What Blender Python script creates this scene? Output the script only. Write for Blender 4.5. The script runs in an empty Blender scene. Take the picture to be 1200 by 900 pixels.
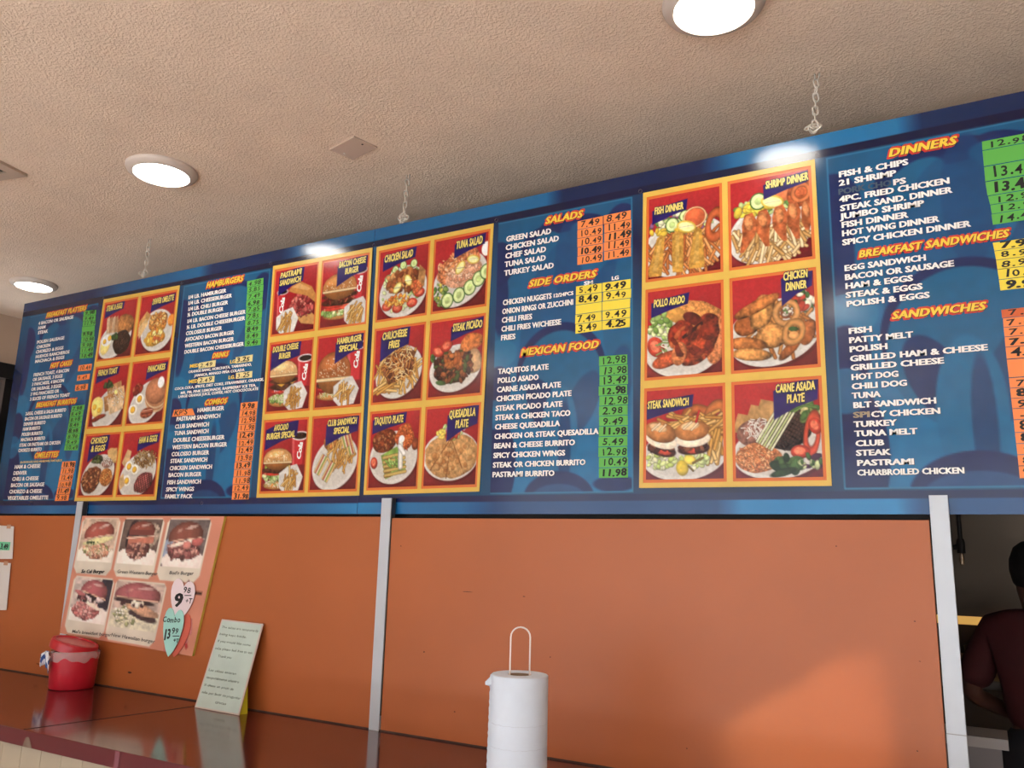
import bpy, bmesh, math, random
import numpy as np
from mathutils import Vector, Matrix

# ------------------------------------------------------------------ camera
SC = bpy.context.scene
COL = SC.collection
U = 2.44                       # metres per calibration unit (one menu board is 8 ft wide)
F = 962.998                    # focal length in pixels of a 1200x900 frame
CAM = Vector((0.0, -U, 1.6))
def camera_axes():
    yaw, pitch, roll = (math.radians(a) for a in (-29.789, 11.568, 1.5326))
    fw = Vector((math.sin(yaw)*math.cos(pitch), math.cos(yaw)*math.cos(pitch), math.sin(pitch)))
    r = Vector((math.cos(yaw), -math.sin(yaw), 0)); u = r.cross(fw)
    c, s = math.cos(roll), math.sin(roll)
    return c*r + s*u, -s*r + c*u, fw
CR, CU, CF = camera_axes()
cam_data = bpy.data.cameras.new('camera'); cam = bpy.data.objects.new('camera', cam_data); COL.objects.link(cam)
cam_data.sensor_width = 36; cam_data.lens = F/1200*36; cam_data.clip_start = .05
cam.matrix_world = Matrix.Translation(CAM) @ Matrix((CR, CU, -CF)).transposed().to_4x4()
SC.camera = cam
def at(px, py, axis=1, val=0.0):
    """point where the sight line of a pixel meets the plane x/y/z = val"""
    d = CF + CR*((px-600)/F) - CU*((py-450)/F)
    return CAM + d*((val-CAM[axis])/d[axis])
def px2m(px, P):               # size in metres of px pixels at point P
    return px*(Vector(P)-CAM).dot(CF)/F

# ------------------------------------------------------------------ light
SC.view_settings.view_transform = 'Standard'; SC.view_settings.look = 'None'
SC.view_settings.gamma = 1.0; SC.view_settings.use_curve_mapping = False
SC.view_settings.exposure = 0.1
W = bpy.data.worlds.new('sky'); SC.world = W; W.use_nodes = True
nt = W.node_tree; bg = nt.nodes['Background']
tc = nt.nodes.new('ShaderNodeTexCoord'); sp = nt.nodes.new('ShaderNodeSeparateXYZ'); cr = nt.nodes.new('ShaderNodeValToRGB')
nt.links.new(tc.outputs['Generated'], sp.inputs[0]); nt.links.new(sp.outputs['Z'], cr.inputs[0]); nt.links.new(cr.outputs[0], bg.inputs[0])
cr.color_ramp.elements[0].color = (.92, .95, 1.0, 1); cr.color_ramp.elements[1].color = (.55, .72, 1.0, 1)
bg.inputs[1].default_value = 2.7
CEIL = 1.6 + .6022*U           # ceiling height
LAMP_ROWS_Y = (-.47, -2.05, -3.55, -5.05)

def spot(name, loc, to, energy, size, blend, color, radius):
    l = bpy.data.lights.new(name, 'SPOT'); l.energy = energy; l.spot_size = size; l.spot_blend = blend; l.color = color; l.shadow_soft_size = radius
    o = bpy.data.objects.new(name, l); COL.objects.link(o); o.location = loc
    o.rotation_euler = (Vector(to)-Vector(loc)).to_track_quat('-Z', 'Y').to_euler(); return o
# added spot outside standing in for low sun: a small warm patch on the orange panel
GLINT = Vector((-5.2, -8.5, .4))
spot('glint_spot', GLINT, tuple(at(962, 845)), 1900, math.radians(3.4), 1.0, (1, .6, .26), .005)
sun = bpy.data.lights.new('sun', 'SUN'); sun.energy = 28; sun.angle = math.radians(1); sun.color = (.96, .98, 1)
sun_o = bpy.data.objects.new('sun', sun); COL.objects.link(sun_o); sun_o.rotation_euler = Vector((.25, .62, -.75)).to_track_quat('-Z', 'Y').to_euler()

# ------------------------------------------------------------------ helpers
rnd = random.Random(7)
def lin(c):
    c = np.asarray(c, dtype=float)/255.0
    return np.where(c <= .04045, c/12.92, ((c+.055)/1.055)**2.4)
MATS = {}
def mat(name, rgb, rough=.5, metal=0., spec=.5, coat=0., emit=0., noise=0., nscale=30., bump=0., bscale=200., bdist=.002, trans=0.):
    if name in MATS: return MATS[name]
    m = bpy.data.materials.new(name); m.use_nodes = True; n = m.node_tree; b = n.nodes['Principled BSDF']
    c = tuple(lin(rgb))+(1,)
    b.inputs['Base Color'].default_value = c; b.inputs['Roughness'].default_value = rough; b.inputs['Metallic'].default_value = metal
    b.inputs['Specular IOR Level'].default_value = spec; b.inputs['Coat Weight'].default_value = coat; b.inputs['Coat Roughness'].default_value = .08
    if trans: b.inputs['Transmission Weight'].default_value = trans
    if emit:
        b.inputs['Emission Color'].default_value = c; b.inputs['Emission Strength'].default_value = emit
    t = None
    if noise or bump:
        t = n.nodes.new('ShaderNodeTexCoord')
    if noise:
        nz = n.nodes.new('ShaderNodeTexNoise'); nz.inputs['Scale'].default_value = nscale; nz.inputs['Detail'].default_value = 4
        mx = n.nodes.new('ShaderNodeMix'); mx.data_type = 'RGBA'; mx.blend_type = 'MULTIPLY'; mx.inputs[0].default_value = 1
        rp = n.nodes.new('ShaderNodeMapRange'); rp.inputs['From Min'].default_value = .3; rp.inputs['From Max'].default_value = .7
        rp.inputs['To Min'].default_value = 1-noise; rp.inputs['To Max'].default_value = 1+noise*.4
        n.links.new(t.outputs['Object'], nz.inputs['Vector']); n.links.new(nz.outputs['Fac'], rp.inputs['Value'])
        mx.inputs[6].default_value = c; n.links.new(rp.outputs[0], mx.inputs[7]); n.links.new(mx.outputs[2], b.inputs['Base Color'])
    if bump:
        nb = n.nodes.new('ShaderNodeTexNoise'); nb.inputs['Scale'].default_value = bscale; nb.inputs['Detail'].default_value = 3
        bp = n.nodes.new('ShaderNodeBump'); bp.inputs['Strength'].default_value = bump; bp.inputs['Distance'].default_value = bdist
        n.links.new(t.outputs['Object'], nb.inputs['Vector']); n.links.new(nb.outputs['Fac'], bp.inputs['Height']); n.links.new(bp.outputs[0], b.inputs['Normal'])
    MATS[name] = m; return m
def print_mat(name, rough, bump=.05, bscale=60):
    """printed surface whose ink colours come from the mesh's paint attribute"""
    m = mat(name, (255, 255, 255), rough, bump=bump, bscale=bscale, bdist=.002); n = m.node_tree
    a = n.nodes.new('ShaderNodeAttribute'); a.attribute_name = 'paint'
    n.links.new(a.outputs['Color'], n.nodes['Principled BSDF'].inputs['Base Color']); return m
def link(name, me, m=None, parent=None):
    o = bpy.data.objects.new(name, me); COL.objects.link(o)
    if m: 
        for x in (m if isinstance(m, (list, tuple)) else [m]): me.materials.append(x)
    if parent: o.parent = parent
    return o
def tag(o, label=None, cat=None, group=None, kind=None):
    if label: o['label'] = label
    if cat: o['category'] = cat
    if group: o['group'] = group
    if kind: o['kind'] = kind
    return o
def empty(name, loc=(0, 0, 0), label=None, cat=None, group=None, kind=None):
    o = bpy.data.objects.new(name, None); COL.objects.link(o); o.location = loc; o.empty_display_size = .1
    return tag(o, label, cat, group, kind)
class MB:
    """collects verts and faces of one mesh"""
    def __init__(s): s.v = []; s.f = []; s.mi = []
    def add(s, v, f, mi=0):
        k = len(s.v); s.v += [tuple(p) for p in v]; s.f += [tuple(i+k for i in q) for q in f]; s.mi += [mi]*len(f)
    def box(s, a, b, mi=0, M=None):
        x0, y0, z0 = a; x1, y1, z1 = b
        v = [Vector(p) for p in ((x0,y0,z0),(x1,y0,z0),(x1,y1,z0),(x0,y1,z0),(x0,y0,z1),(x1,y0,z1),(x1,y1,z1),(x0,y1,z1))]
        if M: v = [M @ p for p in v]
        s.add(v, [(0,3,2,1),(4,5,6,7),(0,1,5,4),(1,2,6,5),(2,3,7,6),(3,0,4,7)], mi)
    def lathe(s, prof, n=32, c=(0,0,0), M=None, mi=0):
        v = []
        for r, z in prof:
            for i in range(n):
                a = 2*math.pi*i/n; p = Vector((c[0]+r*math.cos(a), c[1]+r*math.sin(a), c[2]+z)); v.append(M @ p if M else p)
        f = [(j*n+i, j*n+(i+1) % n, (j+1)*n+(i+1) % n, (j+1)*n+i) for j in range(len(prof)-1) for i in range(n)]
        s.add(v, f, mi)
    def tube(s, pts, r, n=8, closed=False, mi=0):
        pts = [Vector(p) for p in pts]; v = []; k = len(pts); up = None
        for i, p in enumerate(pts):
            a = pts[(i-1) % k] if closed or i else p; b = pts[(i+1) % k] if closed or i < k-1 else p
            d = (b-a).normalized()
            if up is None:
                up = Vector((0, 0, 1)) if abs(d.z) < .9 else Vector((1, 0, 0))
            e = (up - d*up.dot(d)).normalized(); up = e; g = d.cross(e); rr = r[i] if isinstance(r, (list, tuple)) else r
            for j in range(n):
                t = 2*math.pi*j/n; v.append(p + e*(rr*math.cos(t)) + g*(rr*math.sin(t)))
        m = k if closed else k-1
        f = [(i*n+j, i*n+(j+1) % n, ((i+1) % k)*n+(j+1) % n, ((i+1) % k)*n+j) for i in range(m) for j in range(n)]
        if not closed: f += [tuple(range(n))[::-1], tuple((k-1)*n+j for j in range(n))]
        s.add(v, f, mi)
    def build(s, name, m, parent=None, smooth=False, bevel=0, origin=None):
        me = bpy.data.meshes.new(name); v = s.v
        if origin is not None: v = [tuple(Vector(p)-Vector(origin)) for p in v]
        me.from_pydata(v, [], s.f); me.update()
        o = link(name, me, m, parent)
        if origin is not None: o.location = origin
        if isinstance(m, (list, tuple)): me.polygons.foreach_set('material_index', s.mi)
        if smooth: me.polygons.foreach_set('use_smooth', [True]*len(me.polygons)); 
        bm = bmesh.new(); bm.from_mesh(me); bmesh.ops.recalc_face_normals(bm, faces=bm.faces)
        if bevel: bmesh.ops.bevel(bm, geom=list(bm.edges), offset=bevel, segments=2, affect='EDGES', profile=.7)
        bm.to_mesh(me); bm.free()
        if smooth:
            try: me.set_sharp_from_angle(angle=math.radians(40))
            except Exception: pass
        return o
def boxo(name, a, b, m, parent=None, bevel=0):
    k = MB(); k.box(a, b); return k.build(name, m, parent, bevel=bevel)

# ------------------------------------------------------------------ paint: prints worked out as arrays of ink colour
class Canvas:
    def __init__(s, w, h, nw, seed=0, base=(0, 0, 0)):
        nh = int(round(nw*h/w)); s.nw, s.nh = nw, nh; s.a = h/w
        s.X, s.Y = np.meshgrid(np.linspace(0, 1, nw), np.linspace(0, h/w, nh)); s.px = 1.0/nw
        s.C = np.empty((nh, nw, 3)); s.C[:] = base; s.rs = np.random.RandomState(seed); s.clip = None
    def noise(s, sc, seed=None):
        rs = np.random.RandomState(seed) if seed is not None else s.rs
        g = rs.rand(int(sc*s.a)+4, int(sc)+4); x = s.X*sc; y = s.Y*sc; i = x.astype(int); j = y.astype(int); fx = x-i; fy = y-j
        fx = fx*fx*(3-2*fx); fy = fy*fy*(3-2*fy)
        return (g[j, i]*(1-fx)+g[j, i+1]*fx)*(1-fy)+(g[j+1, i]*(1-fx)+g[j+1, i+1]*fx)*fy
    def put(s, d, col, shade=None, al=1.):
        """d: signed distance (inside negative), col may be an array"""
        k = np.clip(.5-d/s.px/1.2, 0, 1)*al
        if s.clip is not None: k = k*s.clip
        c = np.asarray(col, float)
        if c.ndim == 1: c = c[None, None, :]
        if shade is not None: c = np.clip(c*shade[..., None], 0, 255)
        s.C = s.C*(1-k[..., None]) + c*k[..., None]
    def E(s, cx, cy, rx, ry, col, rot=0, sh=.4, nz=.15, ns=14, wob=0, al=1., hi=.15):
        c, t = math.cos(math.radians(rot)), math.sin(math.radians(rot)); x = s.X-cx; y = s.Y-cy; a = x*c+y*t; b = -x*t+y*c
        q = np.sqrt((a/rx)**2+(b/ry)**2)
        if wob: q = q*(1+wob*(s.noise(9)-.5)*2)
        n = s.noise(ns); n2 = s.noise(ns*2.3)
        m = 1+hi-sh*np.clip(q, 0, 1.2)**3 - .25*sh*(x/rx+y/ry) + nz*((n-.5)*1.4+(n2-.5))
        s.put((q-1)*min(rx, ry), col, m, al)
    def S(s, x0, y0, x1, y1, w, col, sh=.45, al=1.):
        dx, dy = x1-x0, y1-y0; L = dx*dx+dy*dy+1e-9; t = np.clip(((s.X-x0)*dx+(s.Y-y0)*dy)/L, 0, 1)
        d = np.hypot(s.X-x0-t*dx, s.Y-y0-t*dy); s.put(d-w, col, 1.08-sh*(d/w)**2, al)
    def P(s, pts, col, sh=0, nz=0, ns=14, al=1.):
        d = np.full(s.X.shape, 1e9); ins = np.zeros(s.X.shape, bool); k = len(pts)
        for i in range(k):
            x0, y0 = pts[i]; x1, y1 = pts[(i+1) % k]; dx, dy = x1-x0, y1-y0
            t = np.clip(((s.X-x0)*dx+(s.Y-y0)*dy)/(dx*dx+dy*dy+1e-12), 0, 1); d = np.minimum(d, np.hypot(s.X-x0-t*dx, s.Y-y0-t*dy))
            if y1 != y0: ins ^= ((y0 > s.Y) != (y1 > s.Y)) & (s.X < (x1-x0)*(s.Y-y0)/(y1-y0)+x0)
        m = 1+nz*(s.noise(ns)-.5)*2+nz*(s.noise(ns*2.4)-.5) if nz else np.ones(s.X.shape)
        s.put(np.where(ins, -d, d), col, m, al)
    def ring(s, cx, cy, rx, ry, w, col, rot=0):
        c, t = math.cos(math.radians(rot)), math.sin(math.radians(rot)); x = s.X-cx; y = s.Y-cy; a = x*c+y*t; b = -x*t+y*c
        q = np.abs(np.sqrt((a/rx)**2+(b/ry)**2)-1)*min(rx, ry); s.put(q-w, col, 1.12-.5*(q/w)**2+.2*(s.noise(18)-.5))
    # --- food
    def plate(s, cx, cy, rx, ry, rot=0):
        s.E(cx+.02, cy+.03, rx*1.02, ry*1.02, (70, 12, 15), rot, 0, 0, al=.6)
        s.E(cx, cy, rx, ry, (232, 228, 218), rot, .06, .02, hi=.02); s.E(cx, cy-.01, rx*.9, ry*.88, (214, 208, 196), rot, .0, .02, hi=0)
    def fries(s, cx, cy, rx, ry, n=26, a0=-60, a1=60, L=.17, w=.017, cols=((232, 180, 90), (222, 160, 66), (240, 198, 116), (200, 136, 54))):
        for i in range(n):
            t = s.rs.rand()*6.283; r = math.sqrt(s.rs.rand()); x = cx+rx*r*math.cos(t); y = cy+ry*r*math.sin(t)
            a = math.radians(90+a0+(a1-a0)*s.rs.rand()); l = L*(.35+.3*s.rs.rand()); c = cols[s.rs.randint(len(cols))]
            s.S(x-l*math.cos(a), y-l*math.sin(a), x+l*math.cos(a), y+l*math.sin(a), w*1.3, (150, 92, 38), .2, .5)
            s.S(x-l*math.cos(a), y-l*math.sin(a), x+l*math.cos(a), y+l*math.sin(a), w, c)
    def bits(s, cx, cy, rx, ry, n, size, cols, asp=1.6, al=1.):
        for i in range(n):
            t = s.rs.rand()*6.283; r = math.sqrt(s.rs.rand()); z = size*(.6+.8*s.rs.rand())
            s.E(cx+rx*r*math.cos(t), cy+ry*r*math.sin(t), z*asp, z, cols[s.rs.randint(len(cols))], s.rs.rand()*180, .4, .12, al=al)
    def shreds(s, cx, cy, rx, ry, n, L, w, cols):
        for i in range(n):
            t = s.rs.rand()*6.283; r = math.sqrt(s.rs.rand()); x = cx+rx*r*math.cos(t); y = cy+ry*r*math.sin(t); a = s.rs.rand()*3.14
            s.S(x, y, x+L*math.cos(a), y+L*math.sin(a), w, cols[s.rs.randint(len(cols))], .2)
    def lettuce(s, cx, cy, rx, ry, n=26, cols=((150, 185, 90), (186, 208, 130), (112, 150, 62), (214, 222, 160))):
        s.bits(cx, cy, rx, ry, n, .028, cols, 1.5)
    def lemon(s, cx, cy, r, rot=0):
        s.E(cx, cy, r, r*.62, (225, 190, 60), rot, .2, .05); s.E(cx, cy, r*.84, r*.46, (246, 232, 150), rot, .1, .1); s.S(cx-r*.6, cy, cx+r*.6, cy, .006, (255, 248, 205))
    def tomato(s, cx, cy, r, rot=0):
        s.E(cx, cy, r, r*.75, (205, 58, 38), rot, .4, .2); s.E(cx-.01, cy-.01, r*.6, r*.42, (232, 110, 76), rot, .1, .3, 22)
    def cucumber(s, cx, cy, r):
        s.E(cx, cy, r, r*1.1, (66, 112, 44), 0, .2, .05); s.E(cx, cy, r*.84, r*.94, (206, 222, 150), 0, .1, .06); s.E(cx, cy, r*.42, r*.48, (176, 200, 116), 0, .1, .2)
    def egg(s, cx, cy, r, white=True):
        if white: s.E(cx, cy, r*1.7, r*1.45, (246, 240, 222), 15, .15, .05, wob=.12)
        s.E(cx, cy, r, r*.95, (240, 178, 44), 0, .35, .05)
    def steak(s, cx, cy, rx, ry, rot, col=(78, 44, 30), g=5):
        s.E(cx, cy, rx, ry, col, rot, .5, .35, 16, wob=.08)
        c, t = math.cos(math.radians(rot)), math.sin(math.radians(rot))
        for k in range(-g, g+1):
            f = k/(g+.5); l = math.sqrt(max(0, 1-f*f))*.9
            for (ax, bx) in (((f*rx, -l*ry), (f*rx, l*ry)), ((-l*rx, f*ry), (l*rx, f*ry))):
                s.S(cx+ax[0]*c-ax[1]*t, cy+ax[0]*t+ax[1]*c, cx+bx[0]*c-bx[1]*t, cy+bx[0]*t+bx[1]*c, .0065, (34, 17, 14), .1, .75)
    def bun(s, cx, cy, w, h, col=(206, 138, 66), sesame=0):
        pts = [(cx-w, cy), (cx-w*1.0, cy-h*.35), (cx-w*.8, cy-h*.75), (cx-w*.4, cy-h*.98), (cx+w*.1, cy-h*1.02), (cx+w*.55, cy-h*.9), (cx+w*.88, cy-h*.6), (cx+w, cy-h*.2), (cx+w*.98, cy)]
        s.E(cx, cy-h*.25, w, h*.8, (150, 88, 36), 0, .3, .1); s.P(pts, col, nz=.08)
        s.E(cx-w*.15, cy-h*.6, w*.65, h*.3, tuple(min(255, c*1.22) for c in col), -6, .3, .05, al=.75); s.S(cx-w*.96, cy, cx+w*.96, cy, h*.07, (236, 205, 150))
        for i in range(sesame):
            t = s.rs.rand()*3.14; r = math.sqrt(s.rs.rand())*.85; s.E(cx+w*r*math.cos(t), cy-h*.1-h*.85*r*math.sin(t), .008, .0055, (250, 232, 190), s.rs.rand()*90, 0, 0)
    def burger(s, cx, cy, w, layers, top=(206, 138, 66), sesame=40, toph=.36):
        y = cy
        s.E(cx, y, w*.92, .08, (196, 128, 62), 0, .4, .1); y -= .05
        for L in layers:
            if L == 'lettuce': s.lettuce(cx, y-.01, w*.98, .075, 60); y -= .07
            if L == 'slaw': s.shreds(cx, y, w*.85, .06, 60, .05, .007, ((226, 222, 170), (180, 196, 110), (240, 232, 200))); y -= .08
            if L == 'patty': s.E(cx, y-.01, w*1.02, .07, (74, 38, 24), 0, .4, .4, 20, wob=.1); y -= .075
            if L == 'cheese': s.P([(cx-w*.95, y-.015), (cx+w*.95, y-.02), (cx+w*.7, y+.03), (cx+w*.3, y+.0), (cx-w*.1, y+.07), (cx-w*.5, y+.005)], (238, 176, 52), nz=.05); y -= .035
            if L == 'tomato': s.E(cx-w*.25, y, w*.62, .038, (206, 50, 34), 0, .3, .15); s.E(cx+w*.45, y-.004, w*.42, .034, (220, 78, 50), 0, .3, .15); y -= .055
            if L == 'onion': s.shreds(cx, y, w*.7, .015, 14, .06, .008, ((196, 120, 160), (236, 214, 226))); y -= .02
            if L == 'bacon': s.shreds(cx, y+.005, w*.75, .02, 14, .09, .016, ((128, 40, 28), (176, 84, 56), (92, 26, 20))); y -= .035
            if L == 'avocado':
                for k in range(7): s.E(cx-w*.75+k*w*.25, y+.005, .05, .026, (148, 186, 62), -35, .3, .1)
                y -= .035
            if L == 'pastrami': s.bits(cx, y, w*.9, .08, 90, .026, ((162, 50, 46), (196, 84, 72), (122, 30, 30), (214, 118, 100)), 2.2); y -= .08
        s.bun(cx, y+.01, w, toph, top, sesame)
    def cup(s, cx, y0, w=.1, h=.36):
        s.P([(cx-w, y0), (cx+w, y0), (cx+w*.78, y0+h), (cx-w*.78, y0+h)], (218, 40, 46)); s.P([(cx-w, y0), (cx-w*.7, y0), (cx-w*.55, y0+h), (cx-w*.78, y0+h)], (240, 120, 116), al=.6); s.P([(cx+w*.5, y0), (cx+w, y0), (cx+w*.78, y0+h), (cx+w*.4, y0+h)], (150, 18, 26), al=.6)
        s.E(cx, y0, w*1.05, w*.42, (240, 236, 230), 0, .05, 0); s.E(cx, y0, w*.88, w*.32, (38, 18, 14), 0, 0, .5, 24)
    def cone(s, cx, cy, r=.2):
        s.P([(cx-r*.95, cy-r*.35), (cx-r*.3, cy-r*.75), (cx+r*.5, cy-r*.9), (cx+r*1.05, cy-r*.1), (cx+r*.7, cy+r*.8), (cx-r*.4, cy+r*.95), (cx-r*.9, cy+r*.5)], (226, 222, 214), nz=.07, ns=9)
        s.fries(cx-.01, cy+r*.15, r*.5, r*.5, 22, -10, 60, .2, .016)
def photo_base(cv):
    X, Y, a = cv.X, cv.Y, cv.a
    t = np.clip((X*.35+Y/a)*.9-.25, 0, 1)[..., None]; cv.C[:] = np.array((200, 34, 40))*(1-t)+np.array((104, 16, 22))*t
    cv.C *= (1+.04*(cv.noise(30)-.5))[..., None]
def swoosh(cv, x0, y0, x1, y1, h):
    navy = (34, 24, 96)
    cv.P([(x0, y0+h*.25), (x0+(x1-x0)*.3, y0), (x1, y1-h*.1), (x1-.02, y1+h*.75), (x0+(x1-x0)*.5, y0+h*.9), (x0, y0+h*1.35)], navy, nz=.05)

def food(cv, k):
    s = cv; F1 = ((196, 112, 48), (170, 88, 36), (214, 140, 66))
    if k == 'STEAK & EGGS':
        s.plate(.46, .78, .52, .36, -25); s.E(.72, .52, .26, .24, (176, 112, 56), 0, .4, .3, 20, wob=.1)
        for i in range(4): s.P([(.12+i*.09, .32), (.2+i*.09, .28), (.28+i*.08, .62), (.16+i*.08, .64)], ((222, 184, 140), (196, 140, 92))[i % 2], nz=.12)
        s.E(.18, .88, .15, .2, (246, 220, 120), 10, .2, .06, wob=.1); s.E(.2, .78, .16, .12, (250, 244, 226), 0, .1, .03); s.egg(.14, .8, .055, False); s.egg(.29, .74, .06, False)
        s.steak(.68, .86, .26, .25, -30, (72, 46, 34), 4); s.bits(.45, .72, .07, .06, 14, .03, ((52, 84, 36), (36, 60, 28)))
    elif k == 'DENVER OMELETTE':
        s.plate(.56, .72, .47, .42, 0); s.P([(.0, .5), (.2, .3), (.34, .4), (.12, .72), (0, .8)], (222, 160, 84), nz=.15); s.P([(.0, .62), (.2, .45), (.28, .55), (.05, .86)], (240, 196, 128), nz=.1)
        s.E(.56, .56, .28, .2, (206, 128, 46), 0, .35, .5, 26, wob=.15); s.bits(.56, .5, .24, .14, 60, .025, ((230, 166, 80), (186, 106, 40), (240, 190, 110)))
        s.E(.54, .86, .28, .18, (232, 168, 52), -8, .35, .2, 12, wob=.18); s.bits(.54, .84, .24, .13, 40, .03, ((246, 200, 84), (216, 132, 40), (250, 218, 130), (196, 92, 44)))
        s.E(.95, .56, .1, .12, (236, 132, 40), 0, .2, .2)
    elif k == 'FRENCH TOAST':
        s.plate(.55, .82, .52, .34, -38); s.E(.2, .78, .18, .2, (246, 214, 110), -20, .2, .06, wob=.08); s.egg(.12, .78, .06, False); s.egg(.27, .85, .055, False)
        for i, (x, y) in enumerate(((.62, .36), (.72, .46), (.56, .56), (.7, .62))): s.P([(x-.2, y+.04), (x+.22, y-.06), (x+.3, y+.24), (x-.1, y+.34)], ((196, 140, 84), (216, 170, 112), (180, 120, 66), (228, 190, 140))[i], nz=.16)
        s.bits(.46, .36, .12, .06, 18, .03, ((40, 66, 32), (64, 92, 42), (28, 44, 26))); s.E(.72, .52, .06, .05, (250, 226, 130), 0, .2, 0); s.shreds(.72, .6, .25, .2, 40, .04, .006, ((246, 232, 214),))
        s.E(.2, 1.03, .14, .045, (120, 40, 26), -12, .4, .3); s.E(.34, .98, .16, .045, (146, 54, 32), -8, .4, .3)
    elif k == 'PANCAKES':
        s.plate(.5, .78, .52, .36, -35); s.bits(.2, .52, .1, .1, 16, .04, ((150, 44, 30), (182, 84, 56), (112, 30, 22))); s.egg(.3, .7, .07); s.egg(.14, .9, .07)
        for i in range(4): s.E(.76, .74-i*.035, .3, .24, ((232, 196, 150), (200, 130, 84))[i % 2], 12, .2, .06)
        s.E(.74, .58, .29, .25, (190, 118, 78), 10, .35, .12); s.E(.86, .42, .09, .11, (248, 244, 234), 0, .15, .03); s.E(.55, .98, .18, .1, (168, 78, 50), -8, .4, .3); s.S(.4, .95, .7, .92, .012, (226, 150, 120))
        s.S(.42, 1.0, .7, .98, .01, (110, 40, 26))
    elif k == 'CHORIZO & EGGS':
        s.plate(.5, .78, .5, .38, -28); s.E(.9, .4, .2, .12, (218, 168, 90), 30, .3, .15); s.P([(.7, .3), (.98, .26), (1.0, .5), (.8, .55)], (228, 182, 110), nz=.1)
        s.E(.32, .84, .3, .24, (132, 70, 40), -30, .4, .5, 28, wob=.12); s.bits(.32, .84, .27, .2, 110, .02, ((156, 86, 50), (98, 46, 28), (196, 128, 76), (120, 52, 30)))
        s.E(.76, .8, .18, .16, (206, 124, 52), 0, .3, .4, 30, wob=.1); s.bits(.76, .8, .16, .14, 50, .012, ((224, 150, 72), (190, 100, 40)), 2.4)
        s.bits(.42, .46, .14, .06, 22, .03, ((60, 78, 40), (86, 100, 54), (40, 50, 30))); s.E(.74, .54, .16, .09, (150, 104, 90), 0, .3, .3); s.shreds(.74, .5, .14, .09, 40, .05, .006, ((240, 236, 226), (222, 214, 200)))
    elif k == 'HAM & EGGS':
        s.plate(.5, .78, .52, .38, -28); s.fries(.66, .48, .26, .14, 60, -90, 90, .14, .01, ((196, 156, 96), (170, 126, 66), (222, 190, 136), (140, 96, 50)))
        s.P([(.02, .55), (.14, .3), (.26, .34), (.2, .7)], (220, 176, 116), nz=.1)
        s.egg(.24, .62, .065); s.egg(.4, .68, .06); s.egg(.22, .88, .065); s.P([(0, .82), (.1, .74), (.18, .95), (.06, 1.05)], (226, 182, 120), nz=.1)
        s.steak(.68, .92, .26, .17, -22, (176, 82, 82), 4)
    elif k == 'PASTRAMI SANDWICH':
        s.cup(.2, .42, .13, .55); s.P([(.42, .78), (.5, .55), (1.05, .98), (1.05, 1.12), (.7, 1.06)], (214, 150, 78), nz=.06)
        s.bits(.7, .72, .27, .2, 130, .03, ((160, 46, 46), (192, 80, 72), (118, 28, 30), (214, 116, 100)), 2.)
        s.P([(.34, .42), (.44, .3), (.62, .27), (.9, .4), (1.05, .62), (1.05, .74), (.8, .56), (.5, .48)], (206, 136, 62), nz=.06); s.P([(.42, .36), (.6, .3), (.88, .44), (.8, .46), (.5, .38)], (234, 180, 108), al=.8)
        s.cone(.34, .98, .27)
    elif k == 'BACON CHEESE BURGER':
        s.cup(.84, .25, .16, .5); s.burger(.4, 1.0, .38, ('lettuce', 'tomato', 'tomato', 'patty', 'bacon', 'patty', 'bacon'), (198, 124, 60), 30, .3); s.cone(.8, .98, .28)
    elif k == 'DOUBLE CHEESE BURGER':
        s.cup(.86, .32, .17, .5); s.burger(.36, 1.08, .33, ('lettuce', 'slaw', 'tomato', 'onion', 'patty', 'cheese', 'patty', 'cheese'), (226, 174, 112), 20, .26); s.cone(.66, .98, .28)
    elif k == 'HAMBURGER SPECIAL':
        s.cup(.86, .2, .2, .6); s.burger(.38, 1.04, .38, ('slaw', 'tomato', 'patty', 'bacon'), (168, 92, 42), 70, .46); s.cone(.66, .98, .28)
    elif k == 'AVOCADO BURGER SPECIAL':
        s.cup(.86, .28, .19, .5); s.burger(.36, 1.12, .34, ('slaw', 'lettuce', 'tomato', 'patty', 'avocado', 'avocado'), (212, 150, 84), 60, .24); s.cone(.68, 1.02, .28)
    elif k == 'CLUB SANDWICH SPECIAL':
        s.plate(.52, .78, .52, .42, -35); s.E(.42, .42, .16, .16, (196, 116, 50), 0, .5, .3, 18, wob=.06); s.fries(.62, .6, .3, .3, 60, -30, 60)
        for (x, y, r) in ((.22, .8, -60), (.4, .92, -60), (.82, .48, 70), (.7, .36, 70)):
            for j, c in enumerate(((228, 184, 112), (196, 90, 76), (240, 226, 190), (150, 176, 80), (228, 184, 112))):
                a = math.radians(r); dx, dy = math.cos(a), math.sin(a); s.S(x-dx*.16-dy*(j-2)*.028, y-dy*.16+dx*(j-2)*.028, x+dx*.16-dy*(j-2)*.028, y+dy*.16+dx*(j-2)*.028, .018, c)
    elif k == 'CHICKEN SALAD':
        s.plate(.52, .76, .5, .44, -20); s.lettuce(.5, .7, .44, .4, 90)
        for (x, y) in ((.2, .5), (.34, .36), (.5, .3), (.72, .3)): s.cucumber(x, y, .07)
        s.bits(.52, .58, .32, .2, 80, .04, ((150, 76, 36), (186, 108, 52), (120, 54, 26), (206, 140, 76)), 1.9)
        for (x, y) in ((.2, .98), (.42, 1.04), (.72, .98), (.86, .82)): s.tomato(x, y, .11)
        s.bits(.4, .9, .26, .08, 50, .022, ((232, 140, 40), (246, 178, 70), (214, 108, 34)), 1.8); s.bits(.78, .72, .12, .1, 26, .03, ((222, 116, 56), (196, 84, 40)))
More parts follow.
